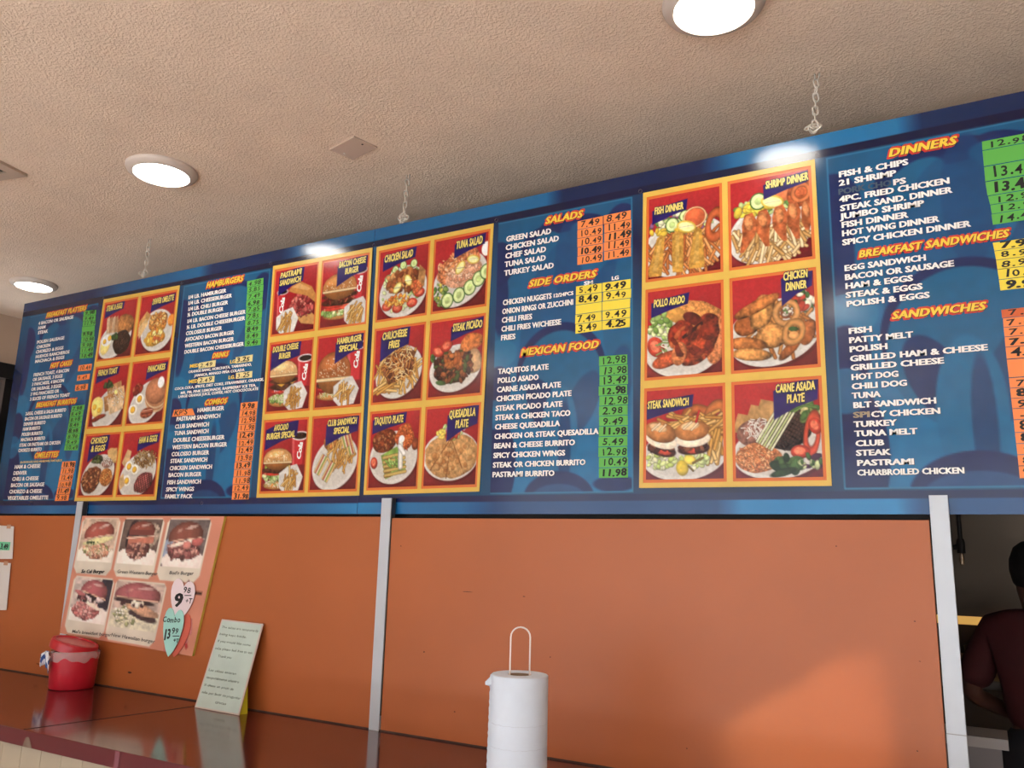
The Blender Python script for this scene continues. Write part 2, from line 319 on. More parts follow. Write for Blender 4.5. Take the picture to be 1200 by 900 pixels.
        s.P([(.84, .34), (.97, .46), (.95, .74), (.82, .6)], (190, 130, 70), nz=.2); s.lemon(.4, .68, .11, -50); s.lemon(.62, .58, .11, 60)
    elif k == 'TUNA SALAD':
        s.plate(.5, .72, .54, .42, -28); s.lettuce(.14, .9, .14, .2, 30, ((70, 106, 44), (120, 150, 66), (200, 190, 70)))
        s.E(.46, .5, .44, .24, (206, 116, 66), -22, .3, .5, 30, wob=.08); s.bits(.42, .46, .38, .18, 90, .02, ((226, 138, 84), (190, 92, 50), (240, 176, 126)), 2)
        s.E(.58, .64, .36, .2, (224, 160, 122), -18, .25, .25, 30, wob=.06); s.bits(.58, .62, .3, .15, 70, .02, ((238, 186, 150), (206, 134, 98)))
        for (x, y) in ((.28, 1.04), (.5, .98), (.7, .88), (.86, .76), (1.0, .66)): s.cucumber(x, y, .12)
        s.lemon(.5, .52, .12, -55); s.lemon(.74, .42, .12, 15); s.E(.98, .28, .09, .12, (244, 240, 226), 0, .1, 0)
    elif k == 'CHILICHEESE FRIES':
        s.plate(.52, .76, .5, .42, -32); s.fries(.5, .72, .4, .34, 90, -40, 80, .26, .02); s.fries(.22, 1.02, .18, .06, 14, 60, 100, .3, .024)
        s.E(.52, .64, .34, .26, (124, 62, 30), -25, .3, .4, 24, wob=.25, al=.85); s.bits(.52, .64, .3, .26, 60, .028, ((112, 52, 26), (146, 80, 40), (88, 38, 20)))
        s.shreds(.54, .62, .34, .28, 110, .08, .008, ((238, 176, 88), (250, 216, 150), (226, 146, 60)))
    elif k == 'STEAK PICADO':
        s.plate(.5, .8, .5, .38, -12); s.E(.78, .42, .22, .16, (206, 112, 50), -20, .3, .3, 26, wob=.1); s.E(.86, .72, .14, .2, (196, 148, 96), 0, .3, .2, wob=.1)
        s.lettuce(.2, .6, .16, .2, 24, ((60, 96, 40), (96, 130, 56))); s.E(.46, .78, .38, .26, (92, 44, 22), -15, .4, .5, 26, wob=.18)
        s.bits(.46, .78, .36, .26, 130, .032, ((84, 36, 20), (120, 60, 30), (60, 26, 16), (150, 80, 40), (70, 82, 36)), 1.8); s.bits(.46, .68, .18, .1, 26, .035, ((170, 84, 34), (190, 104, 44)))
        s.tomato(.16, .5, .12, 20); s.tomato(.32, .42, .12, -30); s.E(.24, 1.02, .1, .04, (60, 90, 40), 10, .3, .2)
    elif k == 'TAQUITO PLATE':
        s.plate(.5, .76, .5, .44, -10); s.E(.3, .48, .26, .2, (132, 56, 26), -20, .4, .4, 26, wob=.08); s.bits(.3, .46, .22, .16, 40, .02, ((176, 104, 56), (112, 44, 22)))
        s.E(.72, .44, .2, .22, (206, 92, 38), 0, .3, .4, 30, wob=.1); s.bits(.72, .44, .17, .2, 60, .013, ((222, 112, 50), (180, 70, 30)), 2.4)
        s.P([(.24, .72), (.62, .56), (.78, .98), (.36, 1.12)], (128, 168, 66), nz=.2); s.tomato(.1, .84, .1, 80)
        for i in range(5): s.S(.3+i*.012, .76+i*.075, .72+i*.012, .7+i*.075, .03, (206, 170, 86)); s.S(.34, .79+i*.075, .46, .775+i*.075, .01, (150, 100, 44))
        s.bits(.5, .86, .16, .12, 20, .02, ((112, 156, 60), (150, 186, 90)), 2); s.S(.64, .5, .66, .92, .05, (240, 236, 222)); s.S(.62, .58, .72, .7, .045, (250, 246, 236)); s.E(.66, .46, .06, .06, (246, 242, 230), 0, .1, 0)
        s.E(.94, .56, .07, .1, (140, 60, 30), 0, .3, .2)
    elif k == 'QUESADILLA PLATE':
        s.plate(.5, .78, .54, .4, 0); s.E(.52, .78, .52, .36, (196, 142, 82), 0, .2, .25, 20, wob=.04)
        for (x, y) in ((.5, .5),):
            for (bx, by) in ((.12, 1.0), (.44, 1.14), (.78, 1.08)): s.S(x, y, bx, by, .008, (120, 66, 30), .1)
        s.bits(.52, .84, .44, .24, 60, .04, ((176, 112, 56), (214, 164, 100), (160, 94, 44)), 1.2, .6)
        s.lettuce(.5, .4, .2, .12, 40); s.bits(.32, .42, .1, .06, 14, .03, ((236, 206, 80),)); s.shreds(.6, .34, .2, .06, 30, .07, .008, ((190, 120, 150), (226, 220, 200)))
        s.tomato(.48, .46, .1); s.bits(.52, .42, .12, .08, 20, .03, ((206, 66, 44), (226, 96, 60))); s.E(.5, .38, .06, .05, (246, 242, 230), 0, .1, 0)
    elif k == 'FISH DINNER':
        s.plate(.5, .78, .6, .42, -8); s.lettuce(.5, .42, .5, .14, 90, ((90, 130, 56), (180, 200, 120), (222, 222, 180), (140, 80, 130))); s.fries(.5, .84, .5, .26, 110, -50, 50, .3, .02, ((222, 132, 62), (206, 112, 48), (236, 160, 86), (184, 92, 38)))
        s.cucumber(.34, .44, .1); s.cucumber(.52, .34, .08); s.bits(.3, .53, .3, .05, 14, .035, ((226, 186, 50), (210, 166, 40)))
        s.E(.66, .38, .15, .14, (214, 92, 48), 0, .3, .2); s.ring(.66, .38, .15, .14, .012, (240, 178, 120)); s.lemon(.54, .5, .14, 20); s.ring(.94, .54, .1, .18, .04, (196, 88, 40), 10)
        for (a, b, c, d, w, w2) in ((.18, .62, .1, 1.12, .055, .09), (.42, .6, .42, 1.1, .08, .07), (.7, .6, .68, 1.08, .055, .1)):
            s.P([(a-w, b-.02), (a, b-.06), (a+w, b-.02), (c+w2*1.1, d-.02), (c+w2, d+.04), (c-w2, d+.03), (c-w2*1.1, d-.03)], (206, 148, 52), nz=.18, ns=22)
            s.P([(a-w*.4, b), (a+w*.3, b), (c+w2*.3, d-.04), (c-w2*.5, d-.04)], (226, 178, 84), nz=.18, ns=26, al=.6)
    elif k == 'SHRIMP DINNER':
        s.plate(.52, .74, .58, .42, -22); s.lettuce(.42, .4, .36, .12, 60, ((90, 130, 56), (176, 196, 120), (150, 90, 130), (216, 216, 170))); s.bits(.3, .44, .22, .08, 20, .04, ((230, 206, 60), (214, 184, 50)))
        s.fries(.5, .86, .46, .24, 100, -60, 60, .26, .021, ((240, 206, 146), (226, 184, 116), (246, 218, 166), (206, 152, 80))); s.cucumber(.36, .32, .11); s.E(.66, .26, .13, .12, (214, 110, 60), 0, .2, .2); s.lemon(.54, .36, .15, 18)
        s.E(.9, .3, .17, .2, (186, 84, 38), 30, .4, .35, 20); s.ring(.9, .3, .1, .11, .03, (206, 108, 54), 20)
        for (x, y, x2, y2, w) in ((.24, .62, .13, 1.0, .1), (.42, .6, .46, .96, .1), (.63, .58, .68, .92, .1), (.8, .56, .84, .92, .09), (.96, .56, .96, .82, .07)):
            s.P([(x-w, y), (x-w*.6, y-.14), (x+w*.4, y-.16), (x+w, y-.02), (x+w*.7, y+.16), (x2+.025, y2), (x2-.025, y2), (x-w*.95, y+.14)], (190, 92, 44), nz=.25, ns=16)
            s.E(x-.01, y-.02, w*.55, .11, (222, 136, 76), -8, .4, .3, 20, al=.8)
    elif k == 'POLLO ASADO':
        s.plate(.5, .76, .56, .46, -8); s.E(.7, .42, .44, .2, (206, 130, 60), 20, .25, .35, 30, wob=.05); s.E(.94, .74, .14, .34, (210, 120, 66), 10, .25, .35, 30)
        s.E(.38, .36, .14, .1, (206, 142, 60), 0, .2, .2); s.lettuce(.18, .5, .16, .18, 50); s.tomato(.12, .78, .15, 60); s.shreds(.28, .8, .1, .16, 20, .08, .01, ((230, 224, 200), (120, 150, 80)))
        red = (156, 42, 20)
        s.E(.62, .44, .08, .14, (96, 26, 18), -60, .3, .3); s.E(.78, .66, .18, .28, (140, 40, 22), 20, .5, .45, 16, wob=.08); s.E(.48, .66, .2, .2, red, -20, .5, .45, 16, wob=.1)
        s.E(.68, .88, .26, .15, (176, 58, 26), -38, .5, .5, 18, wob=.1); s.E(.28, .96, .22, .1, (188, 74, 34), -20, .5, .4, 18, wob=.1); s.E(.44, .9, .1, .16, (204, 110, 56), 10, .4, .4, 20)
        s.S(.5, .68, .74, .52, .022, (60, 18, 14)); s.bits(.6, .76, .28, .22, 30, .03, ((90, 22, 14), (120, 30, 18), (206, 96, 44)), 2.2, .7)
    elif k == 'CHICKEN DINNER':
        s.plate(.5, .74, .58, .42, -14); s.bits(.85, .36, .18, .12, 30, .04, ((60, 96, 40), (190, 60, 40), (214, 96, 60), (226, 220, 190))); s.fries(.55, .7, .4, .3, 50, -60, 60, .2, .02, ((206, 130, 60), (190, 110, 46)))
        for (x, y, a, b, r) in ((.16, .62, .16, .13, 0), (.36, .46, .14, .24, 20), (.3, .38, .3, .08, -24), (.48, .78, .2, .16, -10), (.18, .86, .24, .09, 10), (.22, 1.0, .26, .08, 8), (.68, .98, .16, .06, -45), (.9, .78, .1, .16, 20)):
            s.E(x, y, a, b, F1[int(a*100) % 3], r, .55, .35, 18, wob=.07)
        s.ring(.66, .5, .13, .14, .038, (214, 146, 78), 10); s.ring(.74, .76, .1, .13, .036, (206, 138, 70), 20); s.E(.66, .5, .07, .08, (120, 66, 40), 0, .2, .3)
        s.bits(.68, .5, .05, .06, 8, .02, ((90, 130, 60), (200, 190, 170))); s.E(.74, .72, .06, .03, (60, 96, 44), 10, .3, .2); s.E(.74, .8, .06, .05, (220, 150, 80), 0, .2, .2)
    elif k == 'STEAK SANDWICH':
        s.plate(.5, .84, .56, .34, -6); s.ring(.7, .4, .16, .12, .06, (190, 96, 42), 20); s.ring(.92, .42, .12, .18, .05, (198, 106, 48), 10); s.fries(.62, .5, .42, .14, 50, 40, 130, .28, .02, ((222, 160, 72), (236, 184, 100), (200, 132, 54)))
        s.fries(.9, .78, .08, .14, 12, -20, 20, .26, .022)
        for (cx, r) in ((.2, 18), (.62, -4)):
            s.lettuce(cx, .92, .19, .1, 50, ((176, 196, 96), (206, 220, 140), (226, 226, 180))); s.E(cx, .78, .2, .075, (74, 32, 26), r, .3, .4, 22, wob=.1); s.E(cx+.02, .79, .12, .05, (206, 66, 42), r, .3, .2)
            s.bits(cx, .75, .18, .05, 26, .025, ((90, 40, 28), (130, 70, 44), (60, 26, 22))); s.E(cx, .66, .22, .1, (240, 224, 196), r, .15, .08); s.E(cx-.01, .55, .22, .13, (196, 120, 60), r, .4, .15, wob=.03); s.E(cx-.04, .49, .12, .05, (232, 186, 130), r, .2, .1)
            s.S(cx-.12, .52, cx-.02, .44, .016, (240, 208, 160)); s.S(cx-.02, .54, cx+.06, .46, .014, (240, 208, 160))
        s.S(.7, .3, .66, .44, .014, (206, 30, 34)); s.E(.48, 1.02, .08, .1, (222, 190, 46), -10, .35, .1); s.E(.58, .92, .08, .06, (232, 204, 70), 20, .3, .1); s.S(.62, .96, .74, .9, .014, (120, 96, 40)); s.S(.56, 1.0, .62, 1.06, .012, (120, 96, 40))
    elif k == 'CARNE ASADA PLATE':
        s.plate(.52, .84, .56, .34, -8)
        for (x, y) in ((.08, .46), (.24, .36), (.36, .3), (.3, .42)): s.P([(x-.12, y+.14), (x-.04, y-.1), (x+.12, y-.06), (x+.12, y+.14)], (198, 146, 84), nz=.12)
        s.E(.24, .62, .22, .18, (140, 92, 78), 0, .3, .3, 22, wob=.08); s.shreds(.28, .56, .16, .14, 70, .05, .006, ((244, 238, 226), (222, 210, 196))); s.E(.26, .92, .28, .18, (206, 120, 66), 0, .25, .35, 34, wob=.06)
        s.bits(.26, .92, .25, .16, 120, .01, ((226, 146, 88), (188, 96, 50), (238, 170, 110)), 2.6)
        s.steak(.66, .56, .24, .3, 32, (66, 42, 36), 6); s.bits(.9, .42, .12, .12, 18, .035, ((70, 110, 50), (196, 190, 120), (112, 140, 66)))
        for i in range(7): s.S(.26+i*.028, .72+i*.018, .5+i*.035, .34+i*.006, .0135, ((226, 230, 190), (190, 206, 130))[i % 2]); s.S(.5+i*.035, .34+i*.006, .74+i*.03, .22+i*.006, .0125, ((110, 150, 66), (76, 120, 50))[i % 2])
        s.S(.6, .26, .96, .34, .014, (90, 130, 60)); s.ring(.9, .66, .07, .22, .026, (206, 70, 44), 8); s.tomato(.76, .86, .11, 0); s.tomato(.94, .56, .1, 70)
        s.bits(.62, 1.0, .14, .08, 26, .045, ((44, 74, 34), (66, 100, 46), (30, 52, 28)), 1.6); s.E(.56, 1.1, .16, .045, (40, 62, 30), -14, .4, .3); s.bits(.86, .98, .14, .08, 24, .025, ((70, 30, 60), (180, 190, 130), (60, 96, 44)), 2)
    elif k == 'POSTER':
        pass

# ------------------------------------------------------------------ lettering from the built-in typeface
CHARS = sorted(set("ABCDEFGHIJKLMNOPQRSTUVWXYZabcdefghijklmnopqrstuvwxyz0123456789.,&'/-()½Ñ+"))
GLYPH = {}; LIFTS = {}
def load_glyphs():
    tmp = []
    for style, off in (('bold', .022), ('outline', .045), ('thin', .018)):
        for ch in CHARS:
            for body, key in ((ch, 'm'), ('I'+ch+'I', 'w')):
                if key == 'w' and style != 'bold': continue
                c = bpy.data.curves.new('glyph', 'FONT'); c.body = body; c.resolution_u = 2; c.offset = (min(off, .03) if ch == '&' and style == 'bold' else min(off, .06) if ch == '&' else off) if key == 'm' else 0; c.fill_mode = 'FRONT'
                o = bpy.data.objects.new('glyph', c); COL.objects.link(o); tmp.append((o, style, ch, key))
    c = bpy.data.curves.new('glyph', 'FONT'); c.body = 'II'; o = bpy.data.objects.new('glyph', c); COL.objects.link(o); tmp.append((o, 'bold', '', 'w'))
    dg = bpy.context.evaluated_depsgraph_get(); adv = {}
    for o, style, ch, key in tmp:
        me = bpy.data.meshes.new_from_object(o.evaluated_get(dg)); n = len(me.vertices); v = np.empty(n*3); me.vertices.foreach_get('co', v); v = v.reshape(-1, 3)
        if key == 'm':
            f = [tuple(p.vertices) for p in me.polygons]; v2 = v[:, :2]      # heavier weights: the same glyph struck several times, slightly apart
            sh = {'thin': [(0, 0)], 'bold': [(-.032, 0), (0, 0), (.032, 0)], 'outline': [(.06*math.cos(a*1.0472), .06*math.sin(a*1.0472)) for a in range(6)]}[style]
            GLYPH[style, ch] = (np.concatenate([v2+np.array(d_) for d_ in sh]), [tuple(i+n*q for i in t_) for q in range(len(sh)) for t_ in f]); GLYPH['lift', style, ch] = np.repeat(np.arange(len(sh))*(.00006 if style == 'outline' else .00012), n)
        else: adv[ch] = v[:, 0].max()-v[:, 0].min()
        bpy.data.meshes.remove(me)
    for o, *_ in tmp:
        c = o.data; bpy.data.objects.remove(o); bpy.data.curves.remove(c)
    for ch in CHARS: GLYPH['adv', ch] = adv[ch]-adv['']
    GLYPH['adv', ' '] = .3
load_glyphs()
BASE = GLYPH['bold', 'H'][0][:, 1].min(); CAP = GLYPH['bold', 'H'][0][:, 1].max()-BASE
def text2d(body, style, track=.0, jitter=0, shear=0.):
    """verts (n,2) normalised: cap height 1, x from 0; faces; total width"""
    V = []; Fc = []; Lf = []; x = 0; k = 0
    for ch in body:
        a = GLYPH['adv', ch]
        if ch != ' ':
            v, f = GLYPH[style, ch]; v = v.copy()
            if jitter:
                t = rnd.uniform(-.12, .12)*jitter; c, s = math.cos(t), math.sin(t); g = 1+rnd.uniform(-.12, .12)*jitter
                v = np.stack([(v[:, 0]*c-v[:, 1]*s)*g, (v[:, 0]*s+v[:, 1]*c)*g+rnd.uniform(-.06, .06)*jitter], 1)
            v[:, 0] += x; V.append(v); Lf.append(GLYPH['lift', style, ch]); Fc += [tuple(i+k for i in q) for q in f]; k += len(v)
        x += a+track
    V = np.concatenate(V); V[:, 1] -= BASE; V = V/CAP; V[:, 0] += V[:, 1]*shear; LIFTS[id(Fc)] = (Fc, np.concatenate(Lf))
    return V, Fc, (x-track)/CAP
def lettering(name, layers, P0, ex, ez, ny, parent):
    """layers: (V, F, material, lift); laid on the plane P0 + x*ex + y*ez, raised along ny"""
    v = []; f = []; mi = []; ms = []
    for V, Fc, m, lift in layers:
        k = len(v); v += [tuple(P0+ex*float(a)+ez*float(b)+ny*(lift+float(e))) for (a, b), e in zip(V, LIFTS[id(Fc)][1])]; f += [tuple(i+k for i in q) for q in Fc]
        if m not in ms: ms.append(m)
        mi += [ms.index(m)]*len(Fc)
    me = bpy.data.meshes.new(name); me.from_pydata(v, [], f); me.update(); me.polygons.foreach_set('material_index', mi)
    o = link(name, me, ms, parent)
    bm = bmesh.new(); bm.from_mesh(me)
    for q in bm.faces:
        if q.normal.dot(ny) < 0: q.normal_flip()
    bm.to_mesh(me); bm.free()
    return o
EX, EZ, NY = Vector((1, 0, 0)), Vector((0, 0, 1)), Vector((0, -1, 0))
ink = lambda n, c, r=.35: mat(n, c, r)
WHITE = ink('white_print', (238, 238, 234)); BLACK = ink('black_ink', (14, 13, 16), .6); YEL = ink('yellow_print', (238, 205, 70)); RED = ink('red_print', (205, 52, 42))
CAPY = ink('caption_yellow', (236, 216, 120)); DARKP = ink('dark_print', (14, 18, 48)); FADED = ink('faded_print', (44, 70, 92)); TAN = ink('tan_tape', (150, 138, 112)); CREAMP = ink('pale_yellow_print', (222, 196, 120))
def line(parent, body, xl, yl, xr, cap, kind='item', y=-.001, name=None):
    P0 = at(xl, yl, 1, y); P1 = at(xr, yl, 1, y); P1 = at(xr, yl+(0), 1, y)
    # the pixel row under the same height further right
    for _ in range(6):
        w = P1 - CAM; P = Vector((P1.x, y, P0.z)); d = P-CAM; pxx = 600+F*d.dot(CR)/d.dot(CF); P1.x += (xr-pxx)*.9*d.dot(CF)/F/max(.3, CR.x)
    width = P1.x-P0.x; H = (P0-at(xl, yl-cap, 1, y)).length
    if kind == 'heading':
        V, Fc, w = text2d(body, 'bold', .03, 0, .22); V2, F2, _ = text2d(body, 'outline', .03, 0, .22); sx = width/(w+.22)
        V3 = V2+np.array([0.05, -.06]); q = (sx, H)
        return lettering(name or 'heading_lettering', [(V2*np.array(q)*1.0+np.array([-.0035, -.003]), F2, RED, 0), (V2*np.array(q), F2, RED, .0001), (V2*np.array(q)+np.array([.0035, .003]), F2, RED, .0002), (V+np.array([.05, -.07]), Fc, BLACK, .0006) if False else ((V+np.array([.06, -.07]))*np.array(q), Fc, BLACK, .0006), (V*np.array(q), Fc, YEL, .0010)], P0, EX, EZ, NY, parent)
    m = {'item': WHITE, 'faded': FADED, 'tan': TAN, 'small': CREAMP, 'yellow': YEL}[kind]
    V, Fc, w = text2d(body, 'bold', .0); sx = width/w; q = np.array((sx, H))
    lay = [(V*q, Fc, m, .0006)]
    if kind == 'item': lay.insert(0, ((V+np.array([.06, -.07]))*q, Fc, DARKP, .0))
    return lettering(name or 'menu_lettering', lay, P0, EX, EZ, NY, parent)

def paint_mesh(name, cv, P00, P10, P01, P11, m, parent, back=.0, extra=None):
    """canvas on a quad: P00 top-left, P10 top-right, P01 bottom-left, P11 bottom-right"""
    nh, nw = cv.nh, cv.nw; a = (cv.X)[..., None]; b = (cv.Y/cv.a)[..., None]
    P = (np.array(P00)*(1-a)+np.array(P10)*a)*(1-b)+(np.array(P01)*(1-a)+np.array(P11)*a)*b
    n = nh*nw; I = np.arange(n).reshape(nh, nw)
    Q = np.stack([I[:-1, :-1], I[1:, :-1], I[1:, 1:], I[:-1, 1:]], -1).reshape(-1, 4)
    me = bpy.data.meshes.new(name); me.vertices.add(n); me.vertices.foreach_set('co', P.reshape(-1))
    me.loops.add(len(Q)*4); me.loops.foreach_set('vertex_index', Q.reshape(-1)); me.polygons.add(len(Q)); me.polygons.foreach_set('loop_start', np.arange(0, len(Q)*4, 4))
    me.update(calc_edges=True)
    col = np.ones((n, 4)); col[:, :3] = lin(np.clip(cv.C, 0, 255)).reshape(-1, 3)
    if name == 'printed_panel': col[:, :3] *= np.array((.8, .9, .8))
    ca = me.color_attributes.new('paint', 'FLOAT_COLOR', 'POINT'); ca.data.foreach_set('color', col.reshape(-1))
    return link(name, me, m, parent)
#@@STRUCTURE
# ------------------------------------------------------------------ the shell
XL, XR, YF, YB = -5.6, 3.6, -6.5, 3.4
CZ = 1.6-.2525*U               # counter top height
CY = -.293*U                   # counter front edge
cm = mat('ceiling_plaster', (240, 216, 192), .9, noise=.06, nscale=6)
n = cm.node_tree; b = n.nodes['Principled BSDF']; t = n.nodes.new('ShaderNodeTexCoord')
n1 = n.nodes.new('ShaderNodeTexNoise'); n1.inputs['Scale'].default_value = 120; n1.inputs['Detail'].default_value = 2.5; n1.inputs['Roughness'].default_value = .6
rr = n.nodes.new('ShaderNodeValToRGB'); rr.color_ramp.elements[0].position = .42; rr.color_ramp.elements[1].position = .66
bp = n.nodes.new('ShaderNodeBump'); bp.inputs['Strength'].default_value = .6; bp.inputs['Distance'].default_value = .004
n.links.new(t.outputs['Object'], n1.inputs['Vector']); n.links.new(n1.outputs['Fac'], rr.inputs[0]); n.links.new(rr.outputs[0], bp.inputs['Height']); n.links.new(bp.outputs[0], b.inputs['Normal'])
tag(boxo('ceiling', (XL-.1, YF-.1, CEIL), (XR+.1, YB+.1, CEIL+.1), cm), 'beige sprayed-texture plaster ceiling', kind='structure')
tag(boxo('floor', (XL-.1, YF-.1, -.1), (XR+.1, YB+.1, 0), mat('floor_tile', (214, 213, 212), .4, noise=.08, nscale=4)), 'brown tiled floor', kind='structure')
wallm = mat('wall_paint', (196, 170, 148), .7, noise=.05, nscale=5)
tag(boxo('wall_right', (XR, YF, 0), (XR+.1, YB, CEIL), wallm), 'beige side wall', kind='structure')
# left wall with a black framed glazed opening seen past the menu board
wl = empty('wall_left', (XL, 0, 0), 'beige end wall with black framed glazing', kind='structure')
def lbox(name, a, b, m): return boxo(name, a, b, m, wl)
wl.location = (0, 0, 0)
HZ = at(0, 436, 0, XL).z
lbox('wall_surface', (XL-.1, YF, HZ+.06), (XL, YB, CEIL), wallm); lbox('wall_surface', (XL-.1, YF, 0), (XL, -.6, HZ+.06), wallm); lbox('wall_surface', (XL-.1, 1.6, 0), (XL, YB, HZ+.06), wallm); lbox('wall_surface', (XL-.1, -.6, 0), (XL, 1.6, .9), wallm)
blk = mat('black_frame_metal', (22, 20, 20), .4)
wn = empty('window_1', (0, 0, 0), 'black framed window in the end wall', kind='structure')
yv = at(8, 470, 0, XL).y
boxo('window_frame', (XL-.06, -.6, HZ-.04), (XL+.04, 1.6, HZ+.06), blk, wn)
boxo('window_frame', (XL-.06, yv-.045, .9), (XL+.03, yv+.045, HZ-.04), blk, wn)
boxo('window_frame', (XL-.06, -.6, .9), (XL+.03, -.52, HZ-.04), blk, wn); boxo('window_frame', (XL-.06, 1.52, .9), (XL+.03, 1.6, HZ-.04), blk, wn); boxo('window_frame', (XL-.06, -.52, .9), (XL+.03, 1.52, .98), blk, wn)
pane = bpy.data.materials.new('window_glass'); pane.use_nodes = True; n = pane.node_tree; n.nodes.remove(n.nodes['Principled BSDF'])
tr = n.nodes.new('ShaderNodeBsdfTransparent'); gl = n.nodes.new('ShaderNodeBsdfGlossy'); gl.inputs['Roughness'].default_value = .02; mx = n.nodes.new('ShaderNodeMixShader'); mx.inputs[0].default_value = .06
n.links.new(tr.outputs[0], mx.inputs[1]); n.links.new(gl.outputs[0], mx.inputs[2]); n.links.new(mx.outputs[0], n.nodes['Material Output'].inputs[0])
boxo('window_pane', (XL-.02, -.52, .98), (XL-.012, yv-.045, HZ-.04), pane, wn); boxo('window_pane', (XL-.02, yv+.045, .98), (XL-.012, 1.52, HZ-.04), pane, wn)
# things behind that glass: a neighbouring wall, a pale post and a red sign corner
tag(boxo('shopfront', (XL-2.6, -3, 0), (XL-2.5, 5, 4.2), mat('stucco_brown', (150, 120, 100), .9, noise=.15, nscale=3)), 'brown stucco wall outside the black framed window', 'wall')
Pp = at(6, 500, 0, XL-.5); tag(boxo('pale_post', (XL-.56, Pp.y-.05, 0), (XL-.44, Pp.y+.05, at(12, 478, 0, XL-.5).z), mat('pale_paint', (226, 218, 206), .6)), 'pale painted post outside the black framed window', 'post')
Pr = at(0, 465, 0, XL-.7); tag(boxo('red_sign', (XL-.74, Pr.y-.5, Pr.z-.06), (XL-.7, Pr.y+.08, Pr.z+.05), mat('red_sign_paint', (190, 40, 46), .5), bevel=.01), 'red rounded sign outside the black framed window', 'sign')
# front wall: storefront glazing behind the photographer
fwl = empty('wall_front', (0, 0, 0), 'storefront wall behind the viewer', kind='structure')
boxo('wall_surface', (XL, YF-.15, 0), (XR, YF, .5), wallm, fwl); boxo('wall_surface', (XL, YF-.15, 2.65), (XR, YF, CEIL), wallm, fwl)
boxo('wall_surface', (XL, YF-.15, .5), (XL+.3, YF, 2.65), wallm, fwl); boxo('wall_surface', (XR-.3, YF-.15, .5), (XR, YF, 2.65), wallm, fwl)
w2 = empty('window_2', (0, 0, 0), 'storefront window behind the viewer', kind='structure')
for i in range(6):
    x = XL+.3+i*(XR-XL-.6)/5; boxo('mullion', (x-.03, YF-.1, .5), (x+.03, YF-.02, 2.65), blk, w2)
    if i < 5: boxo('window_pane', (x+.03, YF-.06, .5), (x+(XR-XL-.6)/5-.03, YF-.052, 2.65), pane, w2)
tag(boxo('pavement', (-30, -40, -.25), (30, YF-.1, -.15), mat('pavement_concrete', (186, 184, 182), .9, noise=.1, nscale=1)), 'pale concrete pavement outside the storefront', kind='structure')

# added unseen blocker whose slanted panel and upright shape the glint patch
def through(px, py, y): 
    P = at(px, py, 1, PYW); return GLINT + (P-GLINT)*((y-GLINT.y)/(P.y-GLINT.y))
PYW = -.028; ys = -7.2
a, c, d, e = through(700, 925, ys), through(862, 838, ys), through(1040, 751, ys), through(1036, 900, ys)
root = empty('glint_blocker', (d.x, ys, -.15), 'added dark slanted light blocker on an upright outside the storefront', 'sign')
o_ = Vector((d.x, ys, -.15)); k = MB()
pts = [a, c, through(905, 812, ys), through(925, 806, ys), through(960, 778, ys), through(1000, 764, ys), d, d+Vector((0, 0, .5)), a+Vector((-.1, 0, .9))]
n_ = len(pts); k.add([p-o_ for p in pts]+[p-o_+Vector((0, -.004, 0)) for p in pts], [tuple(range(n_)), tuple(range(2*n_-1, n_-1, -1))]+[(i, (i+1) % n_, n_+(i+1) % n_, n_+i) for i in range(n_)]); k.build('blocker_panel', blk, root)
boxo('post', (0, -.03, 0), (.12, 0, d.z+.65), blk, root)  # upright edge of the added blocker
# ------------------------------------------------------------------ counter and orange partition
orange = mat('orange_paint', (178, 98, 50), .42, noise=.07, nscale=2.5, bump=.12, bscale=90, bdist=.001)
PY0, PY1 = -.028, -.008        # partition panel front and back
PT0, PT1 = 1.6+.048*U*1.0, 1.6+.0445*U
wb = empty('wall_back', (0, 0, 0), 'orange painted partition under the menu boards', kind='structure')
postx = [-1.5525*U*.987, -.795*U*.987, -.0496*U*.987]; PW = .0178*U
def seg(x0, x1): return boxo('wall_panel', (x0, PY0, CZ), (x1, PY1, 1.6+.0475*U*.99), orange, wb, bevel=.0015)
seg(XL+.02, postx[0]-.003); seg(postx[0]+PW+.003, postx[1]-.003)
k = MB(); x0, x1 = postx[1]+PW+.004, postx[2]-.004; k.box((x0, PY0, CZ), (x1, PY1, at(800, 608.5, 1, PY0).z)); k.build('wall_panel', orange, wb, bevel=.0015)
boxo('cabinet_face', (XL+.02, .0, 0), (postx[2]+PW, .03, CZ), wallm, wb)
# small scuffs and chips in the paint
scm = mat('paint_chip', (70, 40, 28), .8)
for (px, py, w, h) in ((152, 788, 8, 2.2), (45, 778, 8, 1), (548, 693.5, 13, .7), (614, 699, 3, 1), (497, 764, 2, 1.5), (805, 877, 1.5, 1.5), (1072, 728, 2, 1.4), (470, 640, 1.6, 1.2), (1078, 775, 2, 1), (1075, 880, 2, 1.6), (980, 640, 1.5, 1.2), (533, 834, 1.8, 1.5), (645, 770, 1.5, 1.2)):
    P = at(px, py, 1, PY0); a = px2m(w, P)/2; c = px2m(h, P)/2; kk = MB(); pts = [(P.x+a*1.15*math.cos(t*.785)*(1+.25*rnd.uniform(-1, 1)), PY0-.0004, P.z+c*math.sin(t*.785)*(1+.3*rnd.uniform(-1, 1))) for t in range(8)]
    kk.add(pts, [tuple(range(8))]); kk.add([(x, y-.0003, z) for x, y, z in pts], [tuple(range(8))]); kk.build('paint_chip', scm, wb)
